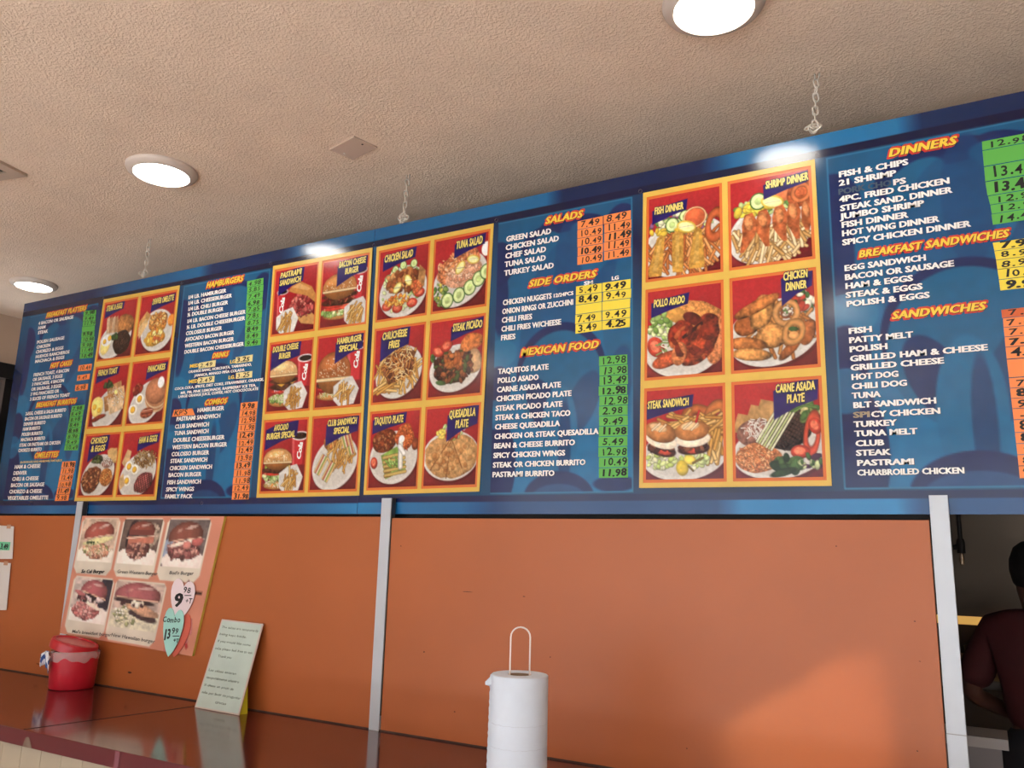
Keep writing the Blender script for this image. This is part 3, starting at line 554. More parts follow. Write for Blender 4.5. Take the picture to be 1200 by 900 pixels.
# tape under the scuffed cabinet face slats
cf = empty('counter', (0, 0, 0), 'glossy maroon laminate counter with beige slatted front', 'counter')
lam = mat('maroon_laminate', (84, 34, 34), .13, noise=.1, nscale=9, bump=.03, bscale=14, coat=.3)
edge = mat('maroon_edge', (98, 36, 44), .3, noise=.05, nscale=12)
xj = at(200, 831.6, 2, CZ); xk = at(34, 853.8, 2, CZ)
k = MB(); k.box((XL+.05, CY, CZ-.05), (postx[2]+PW+.02, PY0-.001, CZ)); top = k.build('counter_top', [lam, edge], cf, bevel=.002)
for p in top.data.polygons:
    if p.normal.y < -.7: p.material_index = 1
k = MB(); k.tube([(xk.x, CY+.004, CZ+.0002), (xj.x-.0, xj.y, CZ+.0002), (xj.x+(xj.x-xk.x)*.25, PY0-.01, CZ+.0002)], .0012, 6); k.build('laminate_seam', mat('seam_dark', (54, 22, 24), .5), cf)
slat = mat('beige_laminate', (182, 170, 148), .5, noise=.06, nscale=8); x = XL+.1; sm = None
while x < postx[2]:
    if sm is None:
        k = MB(); k.box((0, 0, 0), (.1085, .016, CZ-.09)); o = k.build('front_slat', slat, cf, bevel=.003); sm = o.data
    else: o = link('front_slat', sm, None, cf)
    o.location = (x, CY+.035, .03); x += .11
tag(boxo('counter_tape', (at(137, 891, 1, CY).x-.011, CY-.0012, CZ-.049), (at(137, 891, 1, CY).x+.011, CY-.0004, CZ-.001), mat('clear_tape', (138, 84, 96), .2), cf), 'strip of cloudy tape on the counter edge')
P = at(32, 872, 1, CY); k = MB(); k.add([(P.x-.025, CY-.0006, CZ-.0495), (P.x+.03, CY-.0006, CZ-.0495), (P.x+.005, CY-.0006, CZ-.018), (P.x-.012, CY-.0006, CZ-.02)], [(0, 1, 2, 3)]); k.add([(P.x-.025, CY-.0002, CZ-.0495), (P.x+.03, CY-.0002, CZ-.0495), (P.x+.005, CY-.0002, CZ-.018), (P.x-.012, CY-.0002, CZ-.02)], [(0, 1, 2, 3)])
k.build('edge_chip', mat('bare_board', (120, 100, 86), .8), cf)
boxo('grime_joint', (XL+.05, PY0-.0035, CZ+.0001), (postx[2], PY0-.0002, CZ+.0045), mat('joint_grime', (70, 54, 48), .8, noise=.5, nscale=20), cf)
# posts
alu = mat('painted_post_metal', (192, 200, 208), .38, metal=.15, noise=.06, nscale=5); chan = mat('channel_metal', (96, 92, 90), .35, metal=.8)
for i, (x, lb) in enumerate(zip(postx, ('square metal post at the left, half behind the burger poster', 'white square metal post between the two orange panels in the middle', 'white square metal post at the right, beside the kitchen opening'))):
    p = empty('support_post', (x, 0, CZ), lb, 'post', 'white posts along the counter')
    zt = 1.6+.0745*U-CZ if i < 2 else 1.6+.0712*U-CZ
    boxo('post_tube', (0, -.034, 0), (PW, -.006, zt), alu, p, bevel=.0012)
    if i < 2: boxo('channel', (PW+.0006, -.031, .05), (PW+.003, -.009, zt), chan, p)
    if i == 2:
        boxo('weld_joint', (-.0003, -.0347, at(1125, 862, 1, -.034).z-CZ), (PW+.0003, -.0343, at(1125, 862, 1, -.034).z-CZ+.0022), mat('grime', (150, 150, 150), .7), p)
# added black strip that keeps the gap above the orange panels dark
tag(boxo('gap_shade', (XL+.02, .03, 1.6+.02*U), (postx[2]+PW, .06, 1.6+.064*U), mat('gap_black', (16, 14, 14), .7)), 'dark strip added for the gap shade behind the lower edge of the menu board', kind='structure')
#@@BOARDS
# ------------------------------------------------------------------ menu boards
BT, BB = 1.6+.5193*U, 1.6+.0518*U
BH = BT-BB
vinyl = print_mat('board_vinyl', .15, .05, 45); gloss = print_mat('photo_print', .15, .06, 60); edgem = mat('board_edge', (30, 60, 110), .5)
PAN = [  # photo panels: corner pixels TL TR BL BR
 ((121.7, 351), (211, 334.3), (87.3, 587.3), (183.1, 586)),
 ((320.3, 311.9), (436.8, 290.2), (300.7, 583.4), (421.1, 580.7)),
 ((441.7, 289.7), (578.7, 261.8), (426.2, 580.0), (561.9, 576)),
 ((753.8, 226.3), (954.9, 186.7), (749.1, 571.9), (974.9, 569.4))]
def paint_board(x0, x1, sections, nw, seed):
    cv = Canvas(x1-x0, BH, nw, seed, (24, 62, 108)); X = cv.X*(x1-x0); Z = BH-cv.Y*(x1-x0)
    L = x1-x0
    s1 = .5+.5*np.sin(X*4.3+seed*2.1); s2 = .5+.5*np.sin(X*3.1+1.2+seed)
    navy = np.array((22, 32, 78)); blue = np.array((38, 122, 184)); deep = np.array((18, 24, 62))
    def mixc(a, b, t): return a*(1-t[..., None])+b*t[..., None]
    WX = X+x0; P_ = lambda px, py: at(px, py).x
    tx = [P_(p, q) for p, q in ((29, 355), (110, 335), (140, 330), (235, 310), (250, 308), (330, 292), (355, 287), (640, 226), (660, 222), (820, 187), (860, 178), (1050, 138), (1080, 131), (1200, 107))]
    top = mixc(navy, blue, np.interp(WX, tx, (.15, .1, .6, .8, .15, .1, .7, .85, .1, .05, .8, .95, .15, .1)))
    bx = [P_(p, 595) for p in (0, 60, 190, 320, 420, 470, 540, 580, 840, 870, 1050, 1080, 1200)]
    bot = mixc(navy*1.15, np.array((44, 140, 212)), np.interp(WX, bx, (.3, .75, .2, .5, .95, .8, .7, .35, .35, .9, .95, .45, .4)))  # lighter runs of the bottom border include painted glare
    cv.C[:] = mixc(navy*.9, blue*.75, np.clip(np.abs(np.sin(Z*4.5+X*2))*.8, 0, 1))
    m = (Z > BH-.050)[..., None]; cv.C = np.where(m, top, cv.C); m = ((Z <= BH-.050) & (Z > BH-.078))[..., None]; cv.C = np.where(m, deep, cv.C)
    m = (Z < .042)[..., None]; cv.C = np.where(m, bot, cv.C); m = ((Z >= .042) & (Z < .064))[..., None]; cv.C = np.where(m, navy*1.1, cv.C)
    k = L  # canvas y is in widths
    for (a, b) in sections:
        a -= x0; b -= x0; za, zb = .066, BH-.082
        ins = (X > a) & (X < b) & (Z > za) & (Z < zb); cv.clip = ins.astype(float); w = b-a
        g = mixc(np.array((26, 84, 132)), np.array((28, 112, 172)), np.clip(1-Z/zb+.3*np.sin((X-a)/w*3), 0, 1)); cv.C = np.where(ins[..., None], g, cv.C)
        def e(u, v, ru, rv, c, rot=0, al=1.): cv.E((a+u*w)/k, (BH-za-v*(zb-za))/k, ru*w/k, rv*w/k, c, rot, 0, 0, al=al, hi=0)
        D = (26, 42, 98); M = (24, 70, 126); Lt = (34, 116, 170)
        e(.02, .84, .12, .16, D); e(.04, .7, .06, .25, D, 0, .9); e(.5, .95, .16, .06, D); e(.32, .9, .14, .09, D, -30); e(.36, .88, .13, .08, (28, 96, 146), -30)
        e(.72, .93, .14, .07, D, 20); e(.7, .905, .14, .07, (28, 96, 146), 20); e(.93, .9, .12, .16, D); e(.55, .8, .1, .3, M, 0, .6); e(.42, .62, .2, .5, M, 12, .45)
        e(.05, .5, .13, .1, Lt, 0, .8); e(.04, .38, .1, .14, D); e(.5, .42, .32, .32, D); e(.5, .38, .3, .34, (27, 98, 150)); e(.38, .3, .1, .2, D, -24, .8); e(.66, .3, .1, .22, M, 24, .8)
        e(.5, .2, .13, .32, (30, 108, 164)); e(.54, .16, .045, .3, M); e(.5, -.02, .25, .18, D); e(.5, -.02, .2, .1, (40, 92, 150), 0, .6); e(.05, .1, .14, .3, D); e(.03, .28, .1, .1, Lt, 0, .7)
        e(.92, .55, .12, .3, (28, 96, 148)); e(.9, .35, .09, .26, M, 10, .8); e(.78, .7, .06, .2, M, 30, .7); e(.97, .1, .1, .3, (36, 118, 178)); e(.88, .03, .14, .05, D)
        cv.C *= np.where(ins, 1+.06*(cv.noise(40*L)-.5), 1)[..., None]
        fr = (ins & ((X < a+.004) | (X > b-.003) | (Z < za+.005) | (Z > zb-.004)))[..., None]; cv.C = np.where(fr, np.array((48, 118, 168)), cv.C)
        cv.clip = None
    return cv
XS = (-1.8431*U, -.8423*U, (-.8423+1.0)*U)
LAB = ('blue hanging menu board on the left with breakfast platters, hamburgers and combos', 'blue hanging menu board on the right with salads, side orders, dinners and sandwiches')
boards = []
# text section limits between the photo panels
def pxs(i, side): q = PAN[i]; return (at(*q[side]).x+at(*q[side+2]).x)/2
SECT = [((XS[0]+.075, pxs(0, 0)-.028), (pxs(0, 1)+.03, pxs(1, 0)-.028)), ((pxs(2, 1)+.03, pxs(3, 0)-.03), (pxs(3, 1)+.03, XS[2]-.06))]
for bi in range(2):
    x0, x1 = XS[bi]+(.001 if bi else 0), XS[bi+1]-.001
    b = empty('menu_board', (0, 0, 0), LAB[bi], 'menu board', 'pair of blue menu boards on chains'); boards.append(b)
    cv = paint_board(x0, x1, SECT[bi], 460 if bi == 0 else 560, bi+3)
    boxo('backing_panel', (x0, .0005, BB), (x1, .008, BT), edgem, b)
    paint_mesh('printed_panel', cv, (x0, 0, BT), (x1, 0, BT), (x0, 0, BB), (x1, 0, BB), vinyl, b)
bolt = None; steel = mat('bolt_steel', (180, 176, 168), .3, metal=.9)
for bi, px, py in ((0, 121, 349.5), (0, 213, 331.8), (0, 317, 308.5), (0, 438.0, 287.3), (1, 581.5, 258), (1, 750.3, 224), (1, 957.8, 182), (0, 236.6, 589.5)):
    P = at(px, py, 1, -.001)
    if bolt is None:
        k = MB(); k.lathe([(0.0001, -.004), (.004, -.0038), (.0062, -.002), (.0066, 0)], 12, M=Matrix.Rotation(-math.pi/2, 4, 'X') @ Matrix.Rotation(math.pi, 4, 'X')); o = k.build('bolt', steel, boards[bi], smooth=True); bolt = o.data
    else: o = link('bolt', bolt, None, boards[bi])
    o.location = P

# photo panels
CELLS = [
 [('STEAK & EGGS', (.06, .02), .5), ('DENVER OMELETTE', (.34, .05), .62), ('FRENCH TOAST', (.08, .02), .6), ('PANCAKES', (.44, .06), .5), ('CHORIZO|& EGGS', (.16, .02), .5), ('HAM & EGGS', (.44, .06), .5)],
 [('PASTRAMI|SANDWICH', (.12, .02), .52), ('BACON CHEESE|BURGER', (.36, .02), .6), ('DOUBLE CHEESE|BURGER', (.06, .02), .62), ('HAMBURGER|SPECIAL', (.42, .02), .54), ('AVOCADO|BURGER SPECIAL', (.06, .04), .68), ('CLUB SANDWICH|SPECIAL', (.32, .02), .64)],
 [('CHICKEN SALAD', (.1, .04), .6), ('TUNA SALAD', (.4, .04), .5), ('CHILICHEESE|FRIES', (.14, .02), .52), ('STEAK PICADO', (.42, .04), .56), ('TAQUITO PLATE', (.06, .04), .62), ('QUESADILLA|PLATE', (.44, .02), .5)],
 [('FISH DINNER', (.08, .12), .42), ('SHRIMP DINNER', (.46, .04), .54), ('POLLO ASADO', (.08, .1), .44), ('CHICKEN|DINNER', (.64, -.04), .3), ('STEAK SANDWICH', (.01, .11), .56), ('CARNE ASADA|PLATE', (.5, .01), .46)]]
framem = mat('photo_frame_yellow', (222, 184, 82), .3, noise=.06, nscale=20); ormm = mat('photo_frame_orange', (214, 108, 42), .35)
for pi, (q, cells) in enumerate(zip(PAN, CELLS)):
    b = boards[0 if pi < 2 else 1]; c4 = [at(*p, 1, -.002) for p in q]
    def bil(u, v, y=-.002):
        P = (c4[0]*(1-u)+c4[1]*u)*(1-v)+(c4[2]*(1-u)+c4[3]*u)*v; return Vector((P.x, y, P.z))
    k = MB(); k2 = MB(); wt, ht = .035, .028   # yellow bar widths in panel fractions
    ub = [(0, .022), (.5-.016, .5+.016), (1-.022, 1)]; vb = [(0, .018), (1/3-.0125, 1/3+.0125), (2/3-.0125, 2/3+.0125), (1-.016, 1)]
    def slab(kb, u0, u1, v0, v1, y0, y1):
        v = [bil(u, w, y) for y in (y0, y1) for u, w in ((u0, v0), (u1, v0), (u1, v1), (u0, v1))]; kb.add(v, [(0, 1, 2, 3), (7, 6, 5, 4), (0, 4, 5, 1), (1, 5, 6, 2), (2, 6, 7, 3), (3, 7, 4, 0)])
    slab(k2, 0.004, .996, .003, .997, -.0018, -.0003)
    for a, c in ub: slab(k, a, c, 0, 1, -.0034, -.0019)
    for a, c in vb:
        for ui in range(2): slab(k, ub[ui][1], ub[ui+1][0], a, c, -.0034, -.0019)
    k.build('photo_frame', framem, b); k2.build('photo_backing', ormm, b)
    for ci, (cap, (cu, cvv), cw) in enumerate(cells):
        r, c = divmod(ci, 2); u0, u1 = ub[c][1]+.016, ub[c+1][0]-.016; v0, v1 = vb[r][1]+.010, vb[r+1][0]-.010
        quad = [bil(u0, v0, -.0024), bil(u1, v0, -.0024), bil(u0, v1, -.0024), bil(u1, v1, -.0024)]
        w = (quad[1]-quad[0]).length; h = (quad[2]-quad[0]).length
        cv = Canvas(w, h, (64, 74, 84, 110)[pi], pi*10+ci); photo_base(cv); food(cv, cap.replace('|', ' ')); g_ = cv.C.mean(2, keepdims=True); cv.C = (cv.C*.86+g_*.14)*(.97+.09*(cv.noise(46)-.5)+.06*(cv.noise(23)-.5))[..., None]; lines = cap.split('|'); nl = len(lines)
        tall = (.115, .108, .128, .105)[pi]
        swoosh(cv, max(0, cu-.03), cvv+.02, min(1, cu+cw+.06), cvv-.01, tall*nl*1.3+.05)
        nm = cap.replace('|', ' ').lower()
        o = paint_mesh('food_photo', cv, *quad, gloss, b); o['label'] = 'printed food picture captioned '+nm
        ex = (quad[1]-quad[0]).normalized(); ez = EZ; tilt = .03
        ex = (ex+EZ*tilt).normalized(); lay = []
        H = tall*w
        for li, s in enumerate(lines):
            V, Fc, tw = text2d(s, 'bold', .02, .35, .12); V2, F2, _ = V, Fc, tw
            tgt = cw*w*len(s)/max(len(z) for z in lines); sx = tgt/(tw+.12); off = np.array([(cw*w-tgt)/2, -(li+1)*H*1.32+.1*H])
            for di, (dx, dy) in enumerate(((-.12, -.1), (.12, -.12), (.1, .1), (-.1, .1))): lay.append(((V+np.array([dx, dy]))*np.array((sx, H))+off, Fc, DARKP, .0003+.00004*di))
            lay.append(((V+np.array([.05, -.06]))*np.array((sx, H))+off, Fc, BLACK, .0008)); lay.append((V*np.array((sx, H))+off, Fc, CAPY, .0012))
        P0 = quad[0]+Vector(((cu+.0)*w, 0, -(cvv-.0)*w)); lettering('photo_caption', lay, P0, ex, ez, NY, o)
        if pi == 1 and ci != 5:
            cupx = {0: .2, 1: .84, 2: .86, 3: .86, 4: .86}[ci]; cy0 = {0: .42, 1: .25, 2: .32, 3: .2, 4: .28}[ci]
            V, Fc, tw = text2d('Cola', 'bold', -.04, 0, .25); hh = .1*w; sx = .3*w/tw
            Pc = quad[0]+Vector(((cupx+.05)*w, 0, -(cy0+.42)*w)); lettering('cup_lettering', [(V*np.array((sx, hh)), Fc, WHITE, .0006)], Pc, Vector((.1, 0, 1)).normalized(), Vector((-1, 0, .1)).normalized(), NY, o)

# printed lines ---------------------------------------------------
T = []  # board, text, left px, baseline px, right px, cap px, kind
def sec(bi, cap, kind, rows):
    for r in rows: T.append((bi, r[0], r[1], r[2], r[3], r[4] if len(r) > 4 else cap, kind))
sec(1, 9.5, 'heading', [('DINNERS', 1041, 184.5, 1123), ('BREAKFAST SANDWICHES', 1006, 302.5, 1184, 8.6), ('SANDWICHES', 1045, 374.5, 1157, 9), ('SALADS', 639, 263, 684, 8), ('SIDE ORDERS', 619.5, 336.8, 700, 8), ('MEXICAN FOOD', 610, 417.4, 703, 8.4)])
sec(1, 6.9, 'item', [('FISH & CHIPS', 982.9, 208.2, 1064.4), ('21 SHRIMP', 983.3, 218.2, 1050), ('PS', 1046.7, 217.4, 1061.8), ('4PC. FRIED CHICKEN', 984, 237.3, 1113.3), ('STEAK SAND. DINNER', 984.9, 247.8, 1115.6), ('JUMBO SHRIMP', 985.6, 257.3, 1082.7), ('FISH DINNER', 986.2, 267.3, 1064), ('HOT WING DINNER', 986.7, 277.3, 1100.4), ('SPICY CHICKEN DINNER', 987.3, 287.8, 1137.3),
 ('EGG SANDWICH', 989.6, 318, 1085.6), ('BACON OR SAUSAGE', 990, 328.6, 1118), ('HAM & EGGS', 990.6, 339, 1070), ('STEAK & EGGS', 991.2, 349.6, 1081.2), ('POLISH & EGGS', 992, 360, 1089.6),
 ('FISH', 994.4, 391.6, 1022.4), ('PATTY MELT', 995, 402.4, 1070), ('POLISH', 995.6, 413, 1040.6), ('GRILLED HAM & CHEESE', 996.2, 424, 1157.6), ('GRILLED CHEESE', 996.9, 434.5, 1106.2), ('HOT DOG', 997.8, 445.5, 1053.3), ('CHILI DOG', 998.3, 456.4, 1063.3), ('TUNA', 998.7, 467.2, 1031.8), ('BLT SANDWICH', 999.9, 478.4, 1097.8),
 ('CY CHICKEN', 1021.1, 489, 1102.5), ('TURKEY', 1000.8, 500.8, 1050.5), ('TUNA MELT', 1001.7, 511.7, 1075), ('CLUB', 1002.7, 523.1, 1036), ('STEAK', 1003.4, 534.3, 1043.5), ('PASTRAMI', 1004.3, 546, 1071.7), ('CHARBROILED CHICKEN', 1004.8, 557.4, 1130.7)])
sec(1, 6.9, 'faded', [('PORK CHO', 982.5, 228.6, 1045)]); sec(1, 6.9, 'tan', [('SPI', 1000.1, 489.8, 1020)])
sec(1, 6.3, 'item', [('GREEN SALAD', 593.2, 283.6, 646), ('CHICKEN SALAD', 592.6, 293.6, 655), ('CHEF SALAD', 592.2, 303.4, 640), ('TUNA SALAD', 591.6, 313.2, 639.6), ('TURKEY SALAD', 591, 323.4, 649), ('SM', 684.4, 334.6, 695.2, 4.5), ('LG', 716.8, 328.6, 725.4, 4.5),
 ('CHICKEN NUGGETS', 589.4, 358, 646.4), ('12/24PCS', 648, 349, 672, 4.4), ('ONION RINGS OR ZUCCHINI', 588.6, 368.4, 672), ('CHILI FRIES', 588, 378.6, 623.6), ('CHILI FRIES W/CHEESE', 587.6, 389, 657.6), ('FRIES', 587, 399.2, 604),
 ('TAQUITOS PLATE', 583.8, 438.5, 642.8), ('POLLO ASADO', 583.1, 449.3, 631.2), ('CARNE ASADA PLATE', 582.4, 460, 657.3), ('CHICKEN PICADO PLATE', 581.7, 470.7, 669.7), ('STEAK PICADO PLATE', 581, 481.9, 659), ('STEAK & CHICKEN TACO', 580.5, 492.7, 668.5), ('CHEESE QUESADILLA', 580, 503.6, 655.9), ('CHICKEN OR STEAK QUESADILLA', 579.4, 514.8, 701.2), ('BEAN & CHEESE BURRITO', 578.7, 525.8, 673.9), ('SPICY CHICKEN WINGS', 578.2, 537, 662.2), ('STEAK OR CHICKEN BURRITO', 577.7, 548.2, 686.2), ('PASTRAMI BURRITO', 577, 559.4, 649.8)])
sec(0, 6.6, 'heading', [('HAMBURGERS', 241.8, 338, 285.5), ('DRINKS', 248.8, 420, 268, 5.6), ('COMBOS', 239.8, 475, 266.4, 6), ('BREAKFAST PLATTERS', 54, 372.5, 101.5, 5.2), ('HOT CAKES', 58.8, 431.5, 84.4, 5.2), ('BREAKFAST BURRITOS', 42.2, 477.6, 89.4, 5.2), ('OMELETTES', 40.2, 537, 68.4, 6)])
sec(0, 4.3, 'item', [('1/4 LB. HAMBURGER', 220.2, 351, 264.8), ('1/4 LB. CHEESEBURGER', 220, 357.8, 271.4), ('1/4 LB. CHILI BURGER', 220, 364.8, 266.9), ('½ DOUBLE BURGER', 219.5, 371.4, 261.4), ('1/4 LB. BACON CHEESE BURGER', 218.9, 379, 287.5), ('½ LB. DOUBLE CHEESEBURGER', 218.5, 386, 286.9), ('COLOSSUS BURGER', 217.8, 393.1, 259.7), ('AVOCADO BACON BURGER', 217, 400.3, 274), ('WESTERN BACON BURGER', 216.6, 407.7, 273.7), ('DOUBLE BACON CHEESEBURGER', 215.9, 414.9, 285.4),
 ('ORANGE BANG, HORCHATA, TAMARINDO,', 220.8, 437.5, 294.9, 3), ('JAMAICA, MANGO PIÑA COLADA', 228, 441.7, 286.4, 3), ('COCA COLA, SPRITE, DIET COKE, STRAWBERRY, ORANGE,', 204.7, 457.4, 309.2, 3), ('MR. PIB, PINK LEMONADE, RASPBERRY ICE TEA,', 211.7, 462.1, 300.2, 3), ('LARGE ORANGE JUICE, COFFEE, HOT CHOCOCOLATE', 209, 466.5, 302.6, 3),
 ('HAMBURGER', 231.2, 483.3, 262.3, 4.8), ('PASTRAMI SANDWICH', 206.7, 493.7, 258.3, 4.8), ('CLUB SANDWICH', 205, 502.5, 245, 4.8), ('TUNA SANDWICH', 204.3, 510.3, 244.5, 4.8), ('DOUBLE CHEESEBURGER', 203, 518.5, 262.8, 4.8), ('WESTERN BACON BURGER', 202, 526.7, 265.7, 4.8), ('COLOSSO BURGER', 201, 534.8, 244.7, 4.8), ('STEAK SANDWICH', 199.7, 542.8, 243, 4.8), ('CHICKEN SANDWICH', 198.7, 551.2, 248.5, 4.8), ('BACON BURGER', 197.3, 559.2, 235.7, 4.8), ('FISH SANDWICH', 195.8, 567.7, 235.5, 4.8), ('SPICY WINGS', 194.5, 576, 227.2, 4.8), ('FAMILY PACK', 193.2, 584.3, 225.3, 4.8),
 ('4 BACON OR SAUSAGE', 45.1, 381, 85.9, 3.6), ('HAM', 44.6, 386.4, 53.3, 3.6), ('STEAK', 44.4, 391.9, 55.9, 3.6), ('POLISH SAUSAGE', 43.2, 403.1, 75.3, 3.6), ('CHICKEN', 42.8, 408.9, 59, 3.6), ('CHORIZO & EGGS', 42, 414.5, 74.2, 3.6), ('HUEVOS RANCHEROS', 41.6, 420.2, 81.2, 3.6), ('MACHACA & EGGS', 41, 425.6, 75.3, 3.6),
 ('FRENCH TOAST, 4 BACON', 39.2, 441.4, 81, 3.7), ('OR SAUSAGE, 3 EGGS', 38.3, 447, 73.2, 3.7), ('3 PANCAKES, 4 BACON', 37.4, 452.5, 75, 3.7), ('OR SAUSAGE, 3 EGGS', 36.7, 458.3, 71.6, 3.7), ('3 WG PANCAKES OR', 35.7, 464, 68.9, 3.7), ('3 SLICES OF FRENCH TOAST', 35, 469.8, 81.7, 3.7),
 ('2-EGG, CHEESE & SALSA BURRITO', 29.9, 487, 77.3, 3.8), ('BACON OR SAUSAGE BURRITO', 28.9, 493.1, 72.5, 3.8), ('DENVER BURRITO', 27.7, 499.2, 53.2, 3.8), ('HAM BURRITO', 26.6, 505, 47, 3.8), ('POLISH BURRITO', 25.4, 511.2, 49.9, 3.8), ('MACHACA BURRITO', 24.3, 517.4, 52.7, 3.8), ('STEAK OR PASTRAMI OR CHICKEN', 22.7, 523.8, 70.8, 3.8), ('CHORIZO BURRITO', 21.4, 530, 48.8, 3.8),
 ('HAM & CHEESE', 17, 549.5, 47.1, 4.3), ('DENVER', 15.6, 556.7, 31.2, 4.3), ('CHILI & CHEESE', 14.2, 563.6, 45, 4.3), ('BACON OR SAUSAGE', 12.6, 570.9, 51.7, 4.3), ('CHORIZO & CHEESE', 10.8, 578.4, 49, 4.3), ('VEGETABLES OMELETTE', 9, 585.9, 56.3, 4.3)])
sec(0, 2.2, 'small', [('(PLATES INCLUDE 3 EGGS, HASHBROWNS, TOAST & JELLY)', 23.8, 543, 72.5)])
sec(0, 4, 'yellow', [('MED', 222.3, 431.3, 233), ('LG', 269.5, 426.2, 276), ('MED', 221.2, 449.5, 232), ('LG.', 267.6, 444.5, 275.5)])
for bi, s, xl, yl, xr, cap, kind in T: line(boards[bi], s, xl, yl, xr, cap, kind)

# hand written price stickers ---------------------------------------
SG = mat('green_sticker', (92, 178, 74), .45); SO = mat('orange_sticker', (244, 140, 72), .45); SY = mat('yellow_sticker', (236, 214, 66), .45); SD = mat('dark_orange_sticker', (214, 100, 48), .45); SCR = mat('cream_sticker', (228, 216, 150), .45)
tick = 0
def sticker(b, c4, m, price, wr=.62):
    """c4: TL TR BL BR points on the board"""
    global tick; tick += 1
    lift = -.0012-.0003*(tick % 2); ins = [Vector((p.x, lift, p.z)) for p in c4]
    cx = sum((p.x for p in ins))/4; cz = sum((p.z for p in ins))/4; ins = [Vector((cx+(p.x-cx)*.99, p.y, cz+(p.z-cz)*.94)) for p in ins]
    k = MB(); v = ins+[Vector((p.x, -.0006, p.z)) for p in ins]; k.add(v, [(0, 2, 3, 1), (4, 5, 7, 6), (0, 1, 5, 4), (1, 3, 7, 5), (3, 2, 6, 7), (2, 0, 4, 6)])
    o = k.build('price_sticker', m, b)
    if price:
        w = (ins[1]-ins[0]).length; h = (ins[0]-ins[2]).length
        V, Fc, tw = text2d(price, 'bold' if tick % 4 == 0 else 'thin', .06, 1.0, .05); H = h*.74; sx = w*(.86 if len(price) > 4 else .74)/tw
        lettering('price_lettering', [(V*np.array((sx, H)), Fc, BLACK, .0005)], ins[2]+Vector((w*rnd.uniform(.07, .13), 0, h*rnd.uniform(.1, .16))), (ins[3]-ins[2]).normalized(), EZ, NY, o)
    return o
def column(bi, m, TL, TR, BL, BR, prices, hs=None, mats=None):
    c = [at(*p) for p in (TL, TR, BL, BR)]; hs = hs or [1]*len(prices); tot = sum(hs); a = 0
    for i, (p, h) in enumerate(zip(prices, hs)):
        t0, t1 = a/tot, (a+h)/tot; a += h; jx = rnd.uniform(-.0018, .0018)
        f = lambda s, t: (c[0]*(1-s)+c[1]*s)*(1-t)+(c[2]*(1-s)+c[3]*s)*t+Vector((jx, 0, 0))
        sticker(boards[bi], [f(0, t0), f(1, t0), f(0, t1), f(1, t1)], (mats or {}).get(i, m), p)
column(1, SG, (702.3, 417.5), (735.6, 415), (701.6, 560.5), (736, 560), ['12.98', '13.98', '13.49', '12.98', '12.98', '2.98', '9.49', '11.98', '5.49', '12.98', '10.49', '11.98'])
column(1, SO, (676.6, 259.4), (706.4, 253), (676.4, 311), (706.2, 307), ['7.49', '10.49', '10.49', '10.49', '10.49']); column(1, SO, (708, 252.4), (740, 246), (708.4, 305.6), (740, 300.6), ['8.49', '11.49', '11.49', '11.49', '11.49'])
column(1, SY, (675, 335.6), (705.4, 331.6), (674, 391.6), (705.4, 387), ['5.49', '8.49', '', '7.49', '3.49']); column(1, SY, (706.6, 331.2), (740, 326.6), (706, 387), (738.4, 383.6), ['9.49', '9.49', '', '9.49', '4.25'])
def rcol(rows, wpx=53):      # right-hand lists: (left px, top px, bottom-left px, bottom px, material, text)
    for (x0, y0, x1, y1, m, p, w) in rows:
        A, B = at(x0, y0), at(x1, y1); ww = .0235*wpx*.11
        ww = w*U; sticker(boards[1], [A, A+Vector((ww, 0, 0)), B, B+Vector((ww, 0, 0))], m, p)
w = .047
rcol([(1150.4, 166, 1151, 176.7, SG, '12.98', w), (1151, 176.7, 1152.8, 195.6, SG, '', w), (1152.8, 195.6, 1154.4, 213.3, SG, '13.49', w), (1154.4, 213.3, 1157, 230, SG, '13.49', w), (1157.5, 230, 1160, 240.4, SG, '12.98', w), (1160.3, 240.4, 1162, 251.1, SG, '12.98', w), (1161.5, 251.1, 1163.3, 264, SG, '14.49', w),
 (1163, 284.4, 1165, 294.4, SY, '7.98', w), (1165, 294.4, 1167, 305, SY, '8.98', w), (1167, 305, 1168.5, 316, SY, '8.98', w), (1168.5, 316, 1170.4, 328, SY, '10.98', w), (1170.4, 328, 1172, 341, SY, '9.98', w),
 (1173, 363, 1174, 373, SD, '7.98', w), (1175, 373, 1175.8, 384, SO, '7.49', w), (1175.8, 384, 1177, 395, SO, '7.98', w), (1177, 395, 1178, 407, SO, '7.49', w), (1178, 407, 1179.5, 421, SO, '4.49', w), (1179.5, 421, 1182, 443, SO, '', w), (1182, 443, 1183.3, 455, SO, '7.98', w), (1183.3, 455, 1184.6, 467, SO, '8.49', w), (1184.6, 467, 1186, 479, SO, '9.49', w), (1186, 479, 1187.6, 492, SO, '---', w), (1187.6, 492, 1189, 507, SO, '8.98', w), (1189, 507, 1190.5, 520, SO, '8.49', w), (1190.5, 520, 1192, 533, SO, '9.98', w), (1192, 533, 1193.3, 546, SO, '8.98', w), (1193.3, 546, 1194.8, 561, SO, '9.49', w)])
column(0, SO, (282.2, 472), (302.2, 470.3), (271.3, 585.8), (291.3, 585.3), ['9.98', '14.98', '12.98', '11.98', '12.49', '12.49', '12.49', '13.98', '13.49', '11.98', '11.98', '12.49', '31.98'])
column(0, SG, (290.1, 329.5), (309.2, 325.5), (286.5, 406.7), (305.4, 404.5), ['4.98', '5.85', '7.49', '6.98', '7.85', '7.85', '8.75', '8.49', '8.49', '9.49'])
